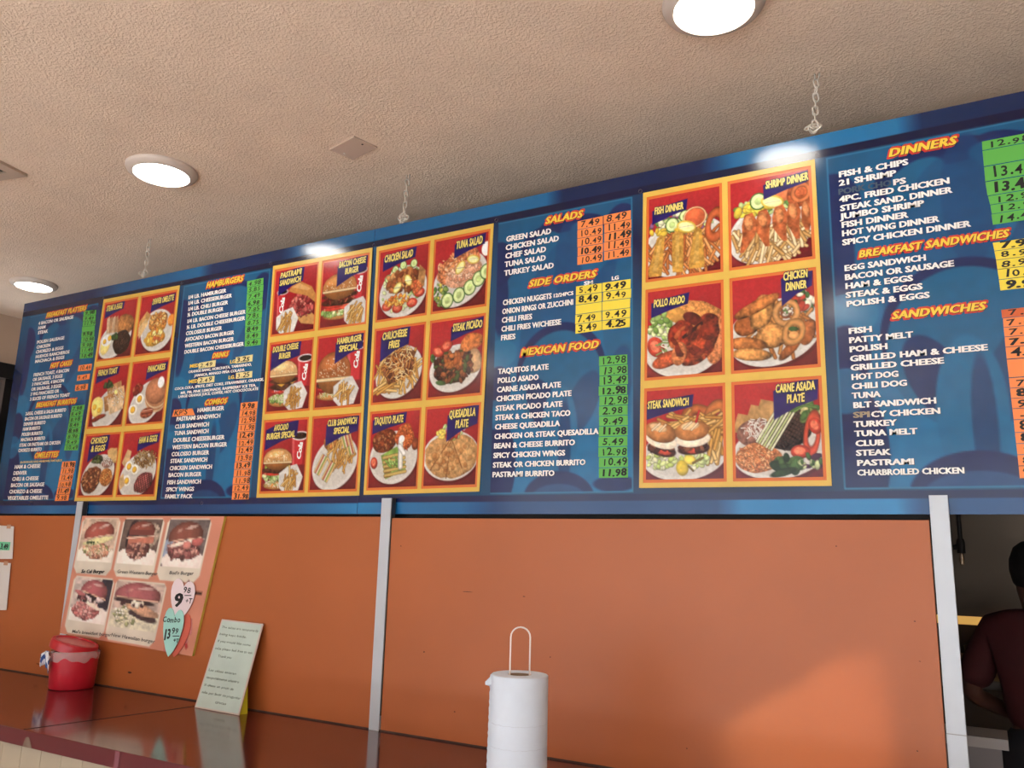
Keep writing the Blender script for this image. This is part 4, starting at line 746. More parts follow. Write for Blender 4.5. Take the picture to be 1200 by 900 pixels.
for tl, tr, bl, br, p in (((233.6, 425.2), (253.5, 421.6), (233, 432.2), (252.6, 429.8), '2.49'), ((276.5, 418.6), (296.7, 415.2), (276, 426.4), (296, 423.6), '3.25'), ((232.5, 442.6), (252, 440.2), (232, 449.8), (251.4, 448), '2.49'), ((276.5, 436.8), (295.8, 434.6), (276, 444.3), (295.2, 442.6), '3.25')): column(0, SCR, tl, tr, bl, br, [p])
column(0, SO, (204.5, 480), (226, 478.4), (202, 488.6), (229, 486.6), ["KP'S"])
column(0, SG, (98.3, 364.4), (113, 363), (93.4, 420.7), (109, 419.3), ['9.98', '9.49', '11.99', '', '9.98', '10.98', '9.98', '11.49', '10.49'])
column(0, SO, (92.3, 428), (107.9, 426), (91, 435.5), (106.7, 434.2), ['10.49']); column(0, SO, (90.8, 439.8), (105.7, 437.6), (89.8, 446.7), (104.7, 444.6), ['9.49']); column(0, SO, (88.7, 451), (103.8, 449.3), (88, 458.6), (102.9, 457), ['6.98'])
column(0, SG, (84.5, 476), (99.4, 474), (75.1, 528), (91.3, 527.8), ['7.98', '8.49', '8.98', '8.49', '8.98', '8.98', '9.49', '10.49'])
column(0, SO, (73.4, 540.8), (89.2, 540), (64.3, 587.3), (80.2, 587), ['10.98', '11.98', '12.49', '10.98', '11.49', '9.98'])

# ------------------------------------------------------------------ chains
chm = mat('chain_metal', (214, 206, 194), .4, metal=.3); linkme = None
def chain(ptop, pbot, label, dx=0):
    global linkme
    A = at(*ptop, 1, 0); A.y = -.006; A.z = CEIL; B = at(*pbot, 1, 0); B.y = -.006
    root = empty('hanging_chain', A, label, 'chain', 'chains the menu boards hang from')
    L = .024
    if linkme is None:
        k = MB(); pts = []
        for i in range(16):
            a = 2*math.pi*i/16; pts.append((.0075*math.cos(a), 0, (.007 if math.sin(a) > 0 else -.007)+.0075*math.sin(a)))
        k.tube(pts, .0025, 6, closed=True); o = k.build('chain_link', chm, root, smooth=True); linkme = o.data; first = o
    else: first = None
    k = MB(); k.tube([(0, 0, 0), (0, 0, -.016), (.008, 0, -.024), (.013, 0, -.012), (.014, 0, -.002)], .0022, 6); k.build('ceiling_hook', chm, root, smooth=True)
    D = B-A; n = int((D.length-.03)/.0205)
    for i in range(n):
        o = first if (first and i == 0) else link('chain_link', linkme, None, root)
        o.location = Vector((.004, 0, -.026))+(D-Vector((.004, 0, -.026)))*((i+.4)/n); o.rotation_euler = (rnd.uniform(-.15, .15), rnd.uniform(-.25, .25), (i % 2)*1.57+rnd.uniform(-.4, .4)+.4)
    for i in range(5):
        o = link('chain_link', linkme, None, root); o.location = D+Vector(((i-2)*.007, -.006, .006-.009*(i % 2))); o.rotation_euler = (rnd.uniform(-.9, .9), rnd.uniform(-1.3, 1.3), rnd.uniform(0, 3))
    k = MB(); k.tube([D+Vector((-.012, -.004, .004)), D+Vector((-.006, -.006, -.012)), D+Vector((0, -.006, -.018)), D+Vector((.007, -.006, -.012)), D+Vector((.014, -.004, .006))], .002, 6); k.build('board_hook', chm, root, smooth=True)
chain((955, 88), (955, 152), 'pale metal chain hanging the right menu board above the shrimp dinner picture')
chain((478, 205), (474, 258), 'pale metal chain by the seam of the two menu boards')
chain((176, 281), (171, 322), 'pale metal chain above the left menu board, nearest the small downlight')

# ------------------------------------------------------------------ ceiling fittings
trimm = mat('lamp_trim', (206, 192, 180), .5); lens = mat('lamp_lens', (255, 250, 240), .4, emit=26.0)
def downlight(x, y, label, group='round ceiling downlights', r=.137):
    root = empty('ceiling_downlight', (x, y, CEIL), label, 'downlight', group)
    k = MB(); k.lathe([(r, 0), (r, -.006), (r*.97, -.014), (r*.86, -.024), (r*.78, -.026), (r*.76, -.022), (r*.74, -.012)], 40); k.build('trim_ring', trimm, root, smooth=True)
    k = MB(); k.lathe([(.0001, -.034), (r*.4, -.0325), (r*.66, -.0275), (r*.77, -.021)], 40); k.build('lens', lens, root, smooth=True)
LA, LB, LC = at(836, 3, 2, CEIL), at(190, 199, 2, CEIL), at(40, 332, 2, CEIL)
downlight(LA.x, LA.y, 'round downlight at the top edge, nearest the shrimp dinner picture'); downlight(LB.x, LB.y, 'round downlight left of the square ceiling plate'); downlight(LC.x, LC.y, 'farthest round downlight, above the left end of the menu board', r=.125)
for x, y, w_ in ((-.62, -2.47, 'second from the counter, nearer the right'), (-3.35, -3.0, 'second from the counter, nearer the left'), (1.6, -2.47, 'beside the right wall'), (-.62, -4.9, 'nearest the storefront, at the right'), (-3.35, -4.9, 'nearest the storefront, at the left')):
    downlight(x, y, 'round ceiling downlight over the dining side, '+w_, 'downlights over the dining side')
downlight(1.5, LAMP_ROWS_Y[0], 'round downlight over the right end of the counter')
# square cover plate
q = [at(x, y, 2, CEIL) for x, y in ((386.8, 174), (417.7, 158), (441, 171.6), (411.5, 186.5))]; c = sum(q, Vector())/4
e1 = (q[1]-q[0]).normalized(); ang = math.atan2(e1.y, e1.x); s = .063
root = empty('ceiling_cover_plate', c, 'square beige cover plate on the ceiling with two screws', 'cover plate'); root.rotation_euler = (0, 0, ang)
boxo('plate', (-s*1.2, -s*.85, -.006), (s*1.2, s*.85, 0), mat('plate_paint', (208, 184, 166), .5), root, bevel=.002)
for sx, m in ((-1, mat('white_screw', (240, 236, 230), .4)), (1, mat('dark_hole', (30, 24, 22), .8))):
    k = MB(); k.lathe([(.0001, -.0075), (.004, -.007), (.004, -.005)], 10, c=(sx*.055, 0, 0)); k.build('screw', m, root, smooth=True)
# air vent at the left edge
V0 = at(32.5, 204, 2, CEIL); V1 = at(0, 187.5, 2, CEIL); V2 = at(0, 218.5, 2, CEIL)
root = empty('air_vent', V0, 'beige louvred ceiling air vent at the left edge', 'air vent'); d1 = (V1-V0).normalized(); d2 = (V2-V0); d2 = (d2-d1*d2.dot(d1)).normalized()
M = Matrix((d1, d2, Vector((0, 0, 1)))).transposed().to_4x4(); vm = mat('vent_metal', (186, 166, 146), .5, metal=.2); S = .42
k = MB()
for a, b2 in (((0, 0, -.012), (S, .05, 0)), ((0, S-.05, -.012), (S, S, 0)), ((0, .05, -.012), (.05, S-.05, 0)), ((S-.05, .05, -.012), (S, S-.05, 0))): k.box(a, b2, 0, M)
k.build('vent_frame', vm, root); k = MB(); k.box((.05, .05, -.002), (S-.05, S-.05, 0), 0, M); k.build('vent_duct', mat('duct_dark', (28, 24, 22), .8), root)
for i in range(14):
    k = MB(); y = .06+i*.022; kM = M @ Matrix.Translation((0, y, -.006)) @ Matrix.Rotation(.6, 4, 'X'); k.box((.05, -.007, -.0008), (S-.05, .007, .0008), 0, kM); k.build('vent_slat', vm, root)
#@@PROPS
# ------------------------------------------------------------------ burger poster on the partition
PYF = -.042
pc = [at(x, y, 1, PYF) for x, y in ((96.5, 604.5), (263, 605), (70, 742), (225, 769))]
root = empty('burger_poster', pc[0], 'faded burger poster hung on the orange panel beside the left post', 'poster')
def rel(P): return Vector(P)-pc[0]
def pb(u, v, y=PYF): 
    P = (pc[0]*(1-u)+pc[1]*u)*(1-v)+(pc[2]*(1-u)+pc[3]*u)*v; return Vector((P.x, y, P.z))-pc[0]
k = MB(); v = [pb(u, w, y) for y in (PYF+.0006, PYF+.012) for u, w in ((0, 0), (1, 0), (1, 1), (0, 1))]; k.add(v, [(0, 3, 2, 1), (4, 5, 6, 7), (0, 1, 5, 4), (1, 2, 6, 5), (2, 3, 7, 6), (3, 0, 4, 7)]); k.build('poster_board', mat('poster_edge_yellow', (206, 186, 84), .6), root)
w = (pc[1]-pc[0]).length; h = (pc[2]-pc[0]).length
cv = Canvas(w, h, 170, 77, (212, 142, 118)); A = cv.a; s = cv
s.C *= (1+.08*(s.noise(12)-.5))[..., None]
def pic(x0, y0, x1, y1, bgc, fn, sd):
    s.P([(x0+.02, y0), (x1-.02, y0), (x1, y0+.02), (x1, y1-.03), (x1-.03, y1), (x0+.03, y1), (x0, y1-.03), (x0, y0+.02)], (228, 218, 200), nz=.04)
    xa, xb, ya, yb_ = x0+.012, x1-.012, y0+.004, y1-.062; q = Canvas(xb-xa, yb_-ya, 72, sd, bgc); q.Y = q.Y*(1.16/q.a); q.a = 1.16; q.C *= (1+.3*(q.noise(8)-.5)+.2*(q.noise(20)-.5))[..., None]; fn(q); g_ = q.C.mean(2, keepdims=True); q.C = (q.C*.8+g_*.2)*.88+np.array((246, 224, 210))*.12  # pale wash painted in for both fading and glare
    m = (s.X > xa) & (s.X < xb) & (s.Y > ya) & (s.Y < yb_); jj = np.clip(((s.X-xa)/(xb-xa)*71).astype(int), 0, 71); ii = np.clip(((s.Y-ya)/(yb_-ya)*(q.nh-1)).astype(int), 0, q.nh-1)
    s.C = np.where(m[..., None], q.C[ii, jj], s.C)
def dome(q, cx, cy, rx, ry, col, rot=0):
    """top half of a shiny bun, flat underneath"""
    q.clip = np.clip((cy+.28*ry+math.tan(math.radians(rot))*(q.X-cx)-q.Y)/q.px, 0, 1); q.E(cx, cy, rx, ry, col, rot, .5, .08, hi=.1); q.E(cx+rx*.25, cy-ry*.6, rx*.42, ry*.13, (240, 206, 190), rot-10, .5, .3, al=.55); q.E(cx-rx*.4, cy-ry*.35, rx*.2, ry*.12, (226, 170, 150), rot-30, .5, .3, al=.4); q.clip = None
    q.S(cx-rx*.9, cy+.24*ry-math.tan(math.radians(rot))*rx*.9, cx+rx*.9, cy+.24*ry+math.tan(math.radians(rot))*rx*.9, .018, (226, 170, 140))
def b1(q):
    q.E(.5, 1.02, .62, .3, (232, 222, 206), 0, .1, .06); q.E(.5, .86, .36, .22, (196, 116, 88), 0, .3, .4, 20, wob=.12); q.bits(.5, .84, .36, .18, 60, .035, ((206, 130, 100), (160, 76, 66), (236, 210, 160), (140, 150, 80), (226, 160, 120)), 2.2); q.shreds(.55, .8, .26, .16, 40, .14, .012, ((226, 150, 110), (240, 200, 160)))
    q.E(.5, .6, .42, .09, (222, 214, 140), -14, .2, .15, wob=.1); q.shreds(.38, .64, .2, .03, 16, .04, .014, ((40, 66, 36),)); dome(q, .5, .4, .42, .34, (172, 66, 54), -12)
def b2(q):
    q.E(.28, .5, .16, .5, (34, 22, 28), 0, .1, .2); q.E(.78, .4, .2, .3, (150, 130, 110), 0, .2, .6, 12); q.E(.5, 1.0, .58, .3, (232, 220, 208), 0, .08, .05); q.E(.48, .76, .32, .28, (112, 56, 52), 0, .3, .5, 16, wob=.1); q.bits(.48, .78, .26, .24, 50, .036, ((150, 84, 72), (84, 40, 40), (206, 150, 130), (180, 110, 90)), 1.8)
    q.P([(.16, .46), (.84, .42), (.86, .6), (.7, .62), (.5, .6), (.2, .64)], (206, 104, 78), nz=.12); q.S(.14, .5, .84, .43, .02, (236, 190, 160)); dome(q, .5, .3, .34, .26, (140, 54, 42), 0); q.P([(.18, .28), (.82, .28), (.82, .4), (.18, .42)], (120, 44, 38))
def b3(q):
    q.E(.1, .8, .3, .3, (126, 142, 170), 0, .1, .1); q.E(.55, 1.02, .56, .28, (228, 214, 204), 0, .08, .05); q.E(.48, .74, .42, .24, (104, 52, 52), 0, .3, .5, 16, wob=.1); q.bits(.48, .76, .38, .2, 70, .036, ((160, 84, 80), (76, 36, 38), (206, 136, 120), (130, 60, 60)), 2); q.E(.52, .56, .42, .05, (236, 214, 196), -14, .1, .1)
    q.E(.8, .52, .14, .12, (190, 80, 76), -20, .3, .1); dome(q, .48, .4, .42, .36, (128, 58, 46), -10); q.E(.56, .62, .11, .1, (206, 110, 100), 0, .3, .1)
def b4(q):
    q.E(.85, .4, .2, .5, (34, 32, 48), 0, .1, .2); q.E(.5, 1.0, .6, .3, (230, 220, 210), 0, .08, .05); q.E(.42, .84, .36, .26, (186, 92, 92), 0, .3, .5, 20, wob=.1); q.bits(.42, .84, .32, .22, 80, .034, ((210, 124, 118), (160, 70, 72), (230, 166, 156), (196, 100, 100)), 1.6)
    q.E(.46, .64, .42, .06, (240, 222, 200), 26, .1, .1); q.bits(.5, .52, .32, .08, 34, .044, ((60, 26, 36), (130, 60, 66), (34, 16, 26), (226, 200, 200)), 1.8); q.E(.2, .42, .16, .06, (170, 80, 84), 24, .2, .2); dome(q, .56, .36, .36, .32, (178, 76, 84), 16)
def b5(q):
    q.E(.5, .95, .6, .36, (206, 200, 170), 0, .1, .2); q.lettuce(.36, .84, .32, .24, 70, ((170, 176, 110), (222, 214, 170), (120, 130, 80), (240, 236, 210))); q.E(.66, .82, .32, .09, (50, 34, 40), 16, .2, .4); q.E(.62, .66, .38, .12, (212, 150, 112), 20, .3, .25, wob=.08); q.E(.44, .48, .44, .08, (40, 24, 32), 4, .3, .3); q.bits(.5, .54, .3, .05, 14, .04, ((240, 226, 200), (60, 30, 36)))
    dome(q, .48, .34, .48, .32, (178, 80, 86), 2); q.S(.2, .1, .3, .4, .02, (160, 60, 80), .2, .5)
pic(.01, .01, .305, A*.49, (214, 180, 150), b1, 1); pic(.325, .01, .62, A*.49, (96, 74, 66), b2, 2); pic(.64, .01, .93, A*.49, (100, 86, 86), b3, 3); pic(.03, A*.51, .35, A*.985, (206, 186, 176), b4, 4); pic(.36, A*.51, .73, A*.985, (206, 176, 160), b5, 5)
s.P([(.8, A*.55), (.97, A*.55), (.97, A*.57), (.8, A*.57)], (40, 26, 24)); s.shreds(.9, A*.75, .06, .2, 16, .05, .008, ((176, 60, 60), (110, 40, 44), (196, 120, 120)))
paint_mesh('poster_print', cv, tuple(pb(0, 0)), tuple(pb(1, 0)), tuple(pb(0, 1)), tuple(pb(1, 1)), print_mat('poster_laminate', .18, .2, 30), root)
def caption(body, x0, y0, x1, y1, H, style='thin', m=None, y=PYF-.001):
    P0, P1 = at(x0, y0, 1, y), at(x1, y1, 1, y); V, Fc, tw = text2d(body, style, 0, .3, .1); ex = (P1-P0); sx = ex.length/tw
    hh = px2m(H, P0); up = (pc[0]-pc[2]).normalized(); return lettering('poster_lettering', [(V*np.array((sx, hh)), Fc, m or BLACK, .0004)], P0-pc[0], ex.normalized(), up, NY, root)
gy = ink('grey_ink', (96, 90, 84), .6)
caption('So Cal Burger', 95, 671.5, 122, 671.8, 4, 'bold'); caption('Green Western Burger', 137, 671.5, 184, 674.5, 4, m=gy); caption("Bud's Burger", 198, 673, 226.5, 674, 4, m=gy)
caption("Mel's breakfast burger", 84, 741.5, 130, 746, 3.6, m=gy); caption('New Hawaiian burger', 130, 745.5, 181, 754, 4, m=gy)
def heart(name, cxp, cyp, wp, hp, m, y, rot, label):
    C = at(cxp, cyp, 1, y); W2 = px2m(wp, C)/2*1.1; H2 = px2m(hp, C)/2; pts = []
    half = [(0, .66), (.1, .8), (.28, .94), (.5, 1), (.72, .95), (.9, .8), (1, .55), (1, .28), (.93, 0), (.8, -.27), (.62, -.53), (.4, -.78), (.18, -.95), (0, -1.06)]
    for x, z in half+[(-x, z) for x, z in half[-2:0:-1]]:
        X, Z = x*W2, z*H2; pts.append((X*math.cos(rot)-Z*math.sin(rot), X*math.sin(rot)+Z*math.cos(rot)))
    k = MB(); v = [(a, 0, b) for a, b in pts]+[(a, .0018, b) for a, b in pts]; n = len(pts)
    k.add(v, [tuple(range(n)), tuple(range(2*n-1, n-1, -1))]+[(i, (i+1) % n, n+(i+1) % n, n+i) for i in range(n)]); o = k.build(name, m, root); o.location = C-pc[0]; o['label'] = label; return o, C
def scrawl(o, C, y, rows, m=BLACK):
    for body, x0, yb, x1, H in rows:
        P0, P1 = at(x0, yb, 1, y), at(x1, yb, 1, y); V, Fc, tw = text2d(body, 'thin' if H < 12 else 'bold', .02, .8, .1); lettering('tag_lettering', [(V*np.array(((P1-P0).length/tw, px2m(H, P0))), Fc, m, .0006)], P0-C, (P1-P0).normalized(), EZ, NY, o)
heart('heart_tag', 209, 743, 32, 50, mat('salmon_card', (214, 104, 84), .5), PYF-.004, -.15, 'salmon heart shaped card, mostly covered')
o, C = heart('heart_tag', 212.5, 703, 37, 46, mat('pale_pink_card', (238, 222, 226), .5), PYF-.008, -.12, 'pale pink heart shaped card with price'); scrawl(o, C, PYF-.008, [('9', 203.5, 711, 212.5, 14), ('98', 214.5, 695, 223.5, 7), ('-', 215, 700, 225, 6), ('+T', 217, 707, 224.5, 6)])
o, C = heart('heart_tag', 201.5, 740.5, 31, 53, mat('mint_card', (168, 224, 214), .5), PYF-.012, -.08, 'mint green heart shaped card with combo price'); scrawl(o, C, PYF-.012, [('Combo', 190.5, 729.5, 211, 6.5), ('13', 191, 749.5, 199.5, 12), ('99', 201, 743, 208.5, 6.5), ('-', 201, 747, 209.5, 5), ('+T', 202.5, 753, 209.5, 5)])
# papers taped at the left edge
tape = mat('tape_clear', (206, 160, 130), .15)
for (x0, y0, x1, y1, lab) in ((-22, 617, 15, 655, 'small white paper taped high on the left of the orange wall with a green price'), (-24, 660, 11.5, 715, 'longer white paper taped low on the left of the orange wall')):
    y = -.034; P = [at(x, yy, 1, y) for x, yy in ((x0+2, y0-3), (x1+1, y0), (x0-4, y1), (x1-(4 if y1 > 700 else .5), y1))]
    r2 = empty('taped_note', P[0], lab, 'paper note'); k = MB(); v = [p-P[0] for p in P]+[p-P[0]+Vector((0, .001, 0)) for p in P]; k.add(v, [(0, 2, 3, 1), (4, 5, 7, 6), (0, 1, 5, 4), (1, 3, 7, 5), (3, 2, 6, 7), (2, 0, 4, 6)]); k.build('paper_sheet', mat('white_paper', (222, 218, 212), .4), r2)
    Q = at(x1-4, y0+1, 1, y)-P[0]; k = MB(); k.box((Q.x-.022, -.0012, Q.z-.006), (Q.x+.012, -.0004, Q.z+.014)); k.build('tape_strip', tape, r2)
    if y1 < 700:
        A_ = at(-6, 637, 1, y)-P[0]; B_ = at(11, 645, 1, y)-P[0]; k = MB(); k.box((A_.x, -.0014, B_.z), (B_.x, -.0004, A_.z+.01)); g = k.build('price_sticker', mat('green_price', (110, 206, 160), .5), r2)
        V, Fc, tw = text2d('3.49', 'bold', .05, .6, .05); P0 = at(.5, 643.5, 1, y)-P[0]; P1 = at(9.5, 643.5, 1, y)-P[0]; lettering('price_lettering', [(V*np.array(((P1-P0).x/tw, px2m(6, at(5, 640)))), Fc, BLACK, .002)], P0, EX, EZ, NY, g)

# ------------------------------------------------------------------ counter-top things
# leaning sign
b0 = [at(228, 829, 2, CZ+.001), at(280, 838.5, 2, CZ+.001)]; dirx = (b0[1]-b0[0]).normalized()
tl = at(260, 725.5, 1, b0[0].y+.09); tr = at(308.5, 731, 1, b0[1].y+.09)
root = empty('counter_sign', b0[0], 'laminated handwritten notice standing on the counter against the orange wall', 'sign')
R0 = b0[0]; upv = ((tl-b0[0])+(tr-b0[1]))/2; nrm = dirx.cross(upv).normalized(); nrm = nrm if nrm.y < 0 else -nrm
def sg(u, v, o=0): return (b0[0]*(1-u)+b0[1]*u)*(1-v)+(tl*(1-u)+tr*u)*v - R0 + nrm*o
k = MB(); v = [sg(u, w, o) for o in (0, -.003) for u, w in ((0, 0), (1, 0), (1, 1), (0, 1))]; k.add(v, [(0, 1, 2, 3), (7, 6, 5, 4), (0, 4, 5, 1), (1, 5, 6, 2), (2, 6, 7, 3), (3, 7, 4, 0)]); k.build('acrylic_holder', mat('holder_clear', (206, 190, 180), .15), root)
k = MB(); v = [sg(u, w, .0006) for u, w in ((.03, .015), (.97, .015), (.97, .985), (.03, .985))]+[sg(u, w, .0002) for u, w in ((.03, .015), (.97, .015), (.97, .985), (.03, .985))]; k.add(v, [(0, 1, 2, 3), (7, 6, 5, 4)]); k.build('notice_paper', mat('pale_green_paper', (192, 212, 204), .16, noise=.08, nscale=9, coat=.5), root)
yb = MB(); A_, B_ = sg(.93, .0, -.004), sg(.99, .34, -.004); off = Vector((.012, .042, 0)); Z0 = -.0005
yb.add([A_, sg(.5, 0, -.004), sg(.5, .36, -.004), B_, A_+off, sg(.5, 0, -.004)+off], [(0, 1, 2, 3), (0, 3, 4), (1, 5, 2), (2, 5, 4, 3), (0, 4, 5, 1)]); yb.build('easel_back', mat('yellow_card', (214, 204, 40), .5), root)
pen = ink('pencil_ink', (112, 122, 110), .6)
for i, s_ in enumerate(('The salsas are temporarily', 'being kept inside.', 'If you would like some', 'salsa please feel free to ask', '   Thank you', '', 'Las salsas estaran', 'temporalmente adentro', 'Si desea un poco de', 'salsa por favor de preguntar', '         Gracias')):
    if not s_: continue
    V, Fc, tw = text2d(s_.strip(), 'thin', .0, .7, .05); t = .9-.082*i; ind = .06+.04*(len(s_)-len(s_.lstrip())); wd = (sg(1, t)-sg(0, t)).length*min(.88, .036*len(s_.strip())); ex = (sg(1, t)-sg(0, t)).normalized(); uz = (sg(0, 1)-sg(0, 0)).normalized()
    lettering('notice_lettering', [(V*np.array((wd/tw, .0088)), Fc, pen, .0009)], sg(ind, t), ex, uz, nrm, root)
# red bin with liner and tilted lid
P = at(83.5, 804, 1, -.14); P.z = CZ; RB = px2m(50, P)/2
redm = mat('red_plastic', (196, 34, 52), .3, noise=.04, nscale=8); H = px2m(44, P)*.93
root = empty('lidded_container', P, 'red plastic container with a tilted lid and clear bag liner', 'container')
k = MB(); k.lathe([(.0001, .002), (RB*.93, .002), (RB*.97, .008), (RB*1.0, H*.5), (RB*1.045, H*.98), (RB*1.05, H), (RB*1.01, H), (RB*.97, H*.5), (RB*.9, .01)], 48); k.build('container_body', redm, root, smooth=True)
liner = bpy.data.materials.new('clear_liner'); liner.use_nodes = True; n = liner.node_tree; b = n.nodes['Principled BSDF']; b.inputs['Base Color'].default_value = (.9, .85, .86, 1); b.inputs['Roughness'].default_value = .15; b.inputs['Alpha'].default_value = .3
k = MB(); nn = 72; rows = []
for j, (z, rr_) in enumerate(((H*1.02, 1.0), (H*1.04, 1.055), (H*.98, 1.085), (H*.9, 1.085), (H*.8, 1.07))):
    for i in range(nn):
        a = 2*math.pi*i/nn; wv = .012*math.sin(a*9+j)+.016*math.sin(a*17+j*2.1)+.01*rnd.uniform(-1, 1); zz = z+(j == 4)*H*(.05*math.sin(a*5)+.03*math.sin(a*11)); rows.append(((rr_+wv*(j > 0))*RB*math.cos(a), (rr_+wv*(j > 0))*RB*math.sin(a), zz))
k.add(rows, [(j*nn+i, j*nn+(i+1) % nn, (j+1)*nn+(i+1) % nn, (j+1)*nn+i) for j in range(4) for i in range(nn)]); k.build('bag_liner', liner, root, smooth=True)
k = MB(); M = Matrix.Translation(-Vector((CR.x, CR.y, 0))*.008+Vector((0, 0, H*1.0+.026))) @ Matrix.Rotation(math.radians(14), 4, Vector((CF.x, CF.y, 0)).normalized()) ; k.lathe([(RB*1.02, -.022), (RB*1.05, -.02), (RB*1.06, .006), (RB*1.02, .016), (RB*.9, .018), (RB*.84, .012), (.0001, .011)], 48, M=M); k.lathe([(RB*1.02, -.022), (RB*1.0, 0.0), (.0001, .004)], 48, M=M); k.build('lid', mat('red_lid', (186, 30, 44), .28), root, smooth=True)
# striped cloth tucked into the liner at the left
k = MB(); cl = -CR.copy(); cl.z = 0; cl.normalize(); fwd = Vector((CF.x, CF.y, 0)).normalized(); nu, nv = 12, 8; vs = []
for j in range(nv+1):
    for i in range(nu+1):
        u = i/nu; v_ = j/nv; base = cl*(RB*(.62+.66*u)) - fwd*(RB*(1.0-.45*u)+.006*math.sin(u*9)) ; z = H*1.0-.012-v_*H*.46*(1-.25*u)+.02*math.sin(u*3); vs.append(base+Vector((0, 0, z))-fwd*(.008*math.sin(u*14+v_*2)))
k.add(vs, [(j*(nu+1)+i, j*(nu+1)+i+1, (j+1)*(nu+1)+i+1, (j+1)*(nu+1)+i) for j in range(nv) for i in range(nu)])
stm = mat('striped_cloth', (230, 230, 235), .7); n = stm.node_tree; wv = n.nodes.new('ShaderNodeTexWave'); wv.inputs['Scale'].default_value = 22; wv.inputs['Distortion'].default_value = 1.5; cr = n.nodes.new('ShaderNodeValToRGB'); cr.color_ramp.interpolation = 'CONSTANT'; cr.color_ramp.elements[0].color = (.8, .8, .84, 1); cr.color_ramp.elements[1].position = .62; cr.color_ramp.elements[1].color = (.05, .1, .3, 1); tcn = n.nodes.new('ShaderNodeTexCoord'); mp = n.nodes.new('ShaderNodeMapping'); mp.inputs['Rotation'].default_value = (0, .5, .6)
n.links.new(tcn.outputs['Object'], mp.inputs[0]); n.links.new(mp.outputs[0], wv.inputs[0]); n.links.new(wv.outputs[0], cr.inputs[0]); n.links.new(cr.outputs[0], n.nodes['Principled BSDF'].inputs['Base Color'])
o = k.build('striped_cloth', stm, None, smooth=True); o.location = P; sd = o.modifiers.new('thickness', 'SOLIDIFY'); sd.thickness = .002; tag(o, 'blue and white striped cloth hanging from the rim of the red container', 'cloth')
# paper towel holder
Rr = .0725; d = CF+CR*((609-600)/F)-CU*((790-450)/F); dep = Rr*2*F/67; C = CAM+d*dep; ztop = C.z; C.z = CZ
root = empty('towel_holder', C, 'white wire holder with its loop above the paper roll', 'paper towel holder')
wire = mat('white_wire', (232, 222, 216), .3)
k = MB(); k.lathe([(.0001, .002), (.085, .002), (.088, .006), (.085, .012), (.0001, .014)], 40); k.build('holder_base', wire, root, smooth=True)
hw = px2m(11.5, C+Vector((0, 0, .3))); loop = px2m(53, Vector((C.x, C.y, ztop))); lat = Vector((CR.x, CR.y, 0)).normalized(); pts = [-lat*hw*1.02+Vector((0, 0, .012))]
zt_ = ztop-CZ; pts += [-lat*hw+Vector((0, 0, zt_+loop-hw))]+[lat*hw*-math.cos(math.pi*i/10)+Vector((0, 0, zt_+loop-hw+hw*math.sin(math.pi*i/10))) for i in range(1, 10)]+[lat*hw+Vector((0, 0, zt_+loop-hw)), lat*hw*1.02+Vector((0, 0, .012))]
k = MB(); k.tube(pts, .0021, 8); k.build('wire_loop', wire, root, smooth=True)
r3 = empty('paper_towel_roll', C+Vector((0, 0, .016)), 'tall white paper towel roll on the counter', 'paper towel'); zr = ztop-CZ-.016
pm = mat('towel_paper', (214, 226, 240), .85, noise=.02, nscale=40, bump=.3, bscale=350, bdist=.0008)
k = MB(); k.lathe([(.0300, .0), (Rr, .0), (Rr+.0005, zr*.3), (Rr, zr*.6), (Rr, zr-.002), (Rr-.002, zr), (.0300, zr), (.0300, 0)], 64); k.build('roll', pm, r3, smooth=True)
k = MB(); k.lathe([(.0298, .001), (.0298, zr-.001), (.0270, zr-.001), (.0270, .001)], 32); k.build('cardboard_core', mat('core_card', (156, 132, 108), .8), r3, smooth=True)
# loose sheet edge and perforations
k = MB(); cs = []; a0 = math.atan2(lat.y, lat.x)+math.pi; e0 = -lat
for i in range(41):
    t = i/40; z = zr*(.995-t*.985); o_ = .0012+.0035*max(0, t-.1)+.0018*abs(math.sin(i*1.9))+(.012 if i in (2, 3) else 0); tg = Vector((CF.x, CF.y, 0)).normalized()
    cs.append((e0*(Rr*.97)-tg*.02+Vector((0, 0, z)), e0*(Rr+o_)-tg*.001+Vector((0, 0, z-(.004 if i in (2, 3) else 0)))))
vs = [p for q_ in cs for p in q_]; k.add(vs, [(2*i, 2*i+1, 2*i+3, 2*i+2) for i in range(40)]); k.build('loose_sheet', pm, r3)
pf = mat('perforation', (206, 216, 228), .9)
for z in (zr*.62, zr*.44):
    k = MB(); ring = []
    for i in range(0, 32):
        a = math.atan2(-CF.y, -CF.x)-1.2+2.4*i/31; ring.append(((Rr+.0006)*math.cos(a), (Rr+.0006)*math.sin(a), z+.0007*math.sin(i*1.3)))
    k.tube(ring, .0005, 4); k.build('perforation', pf, r3)
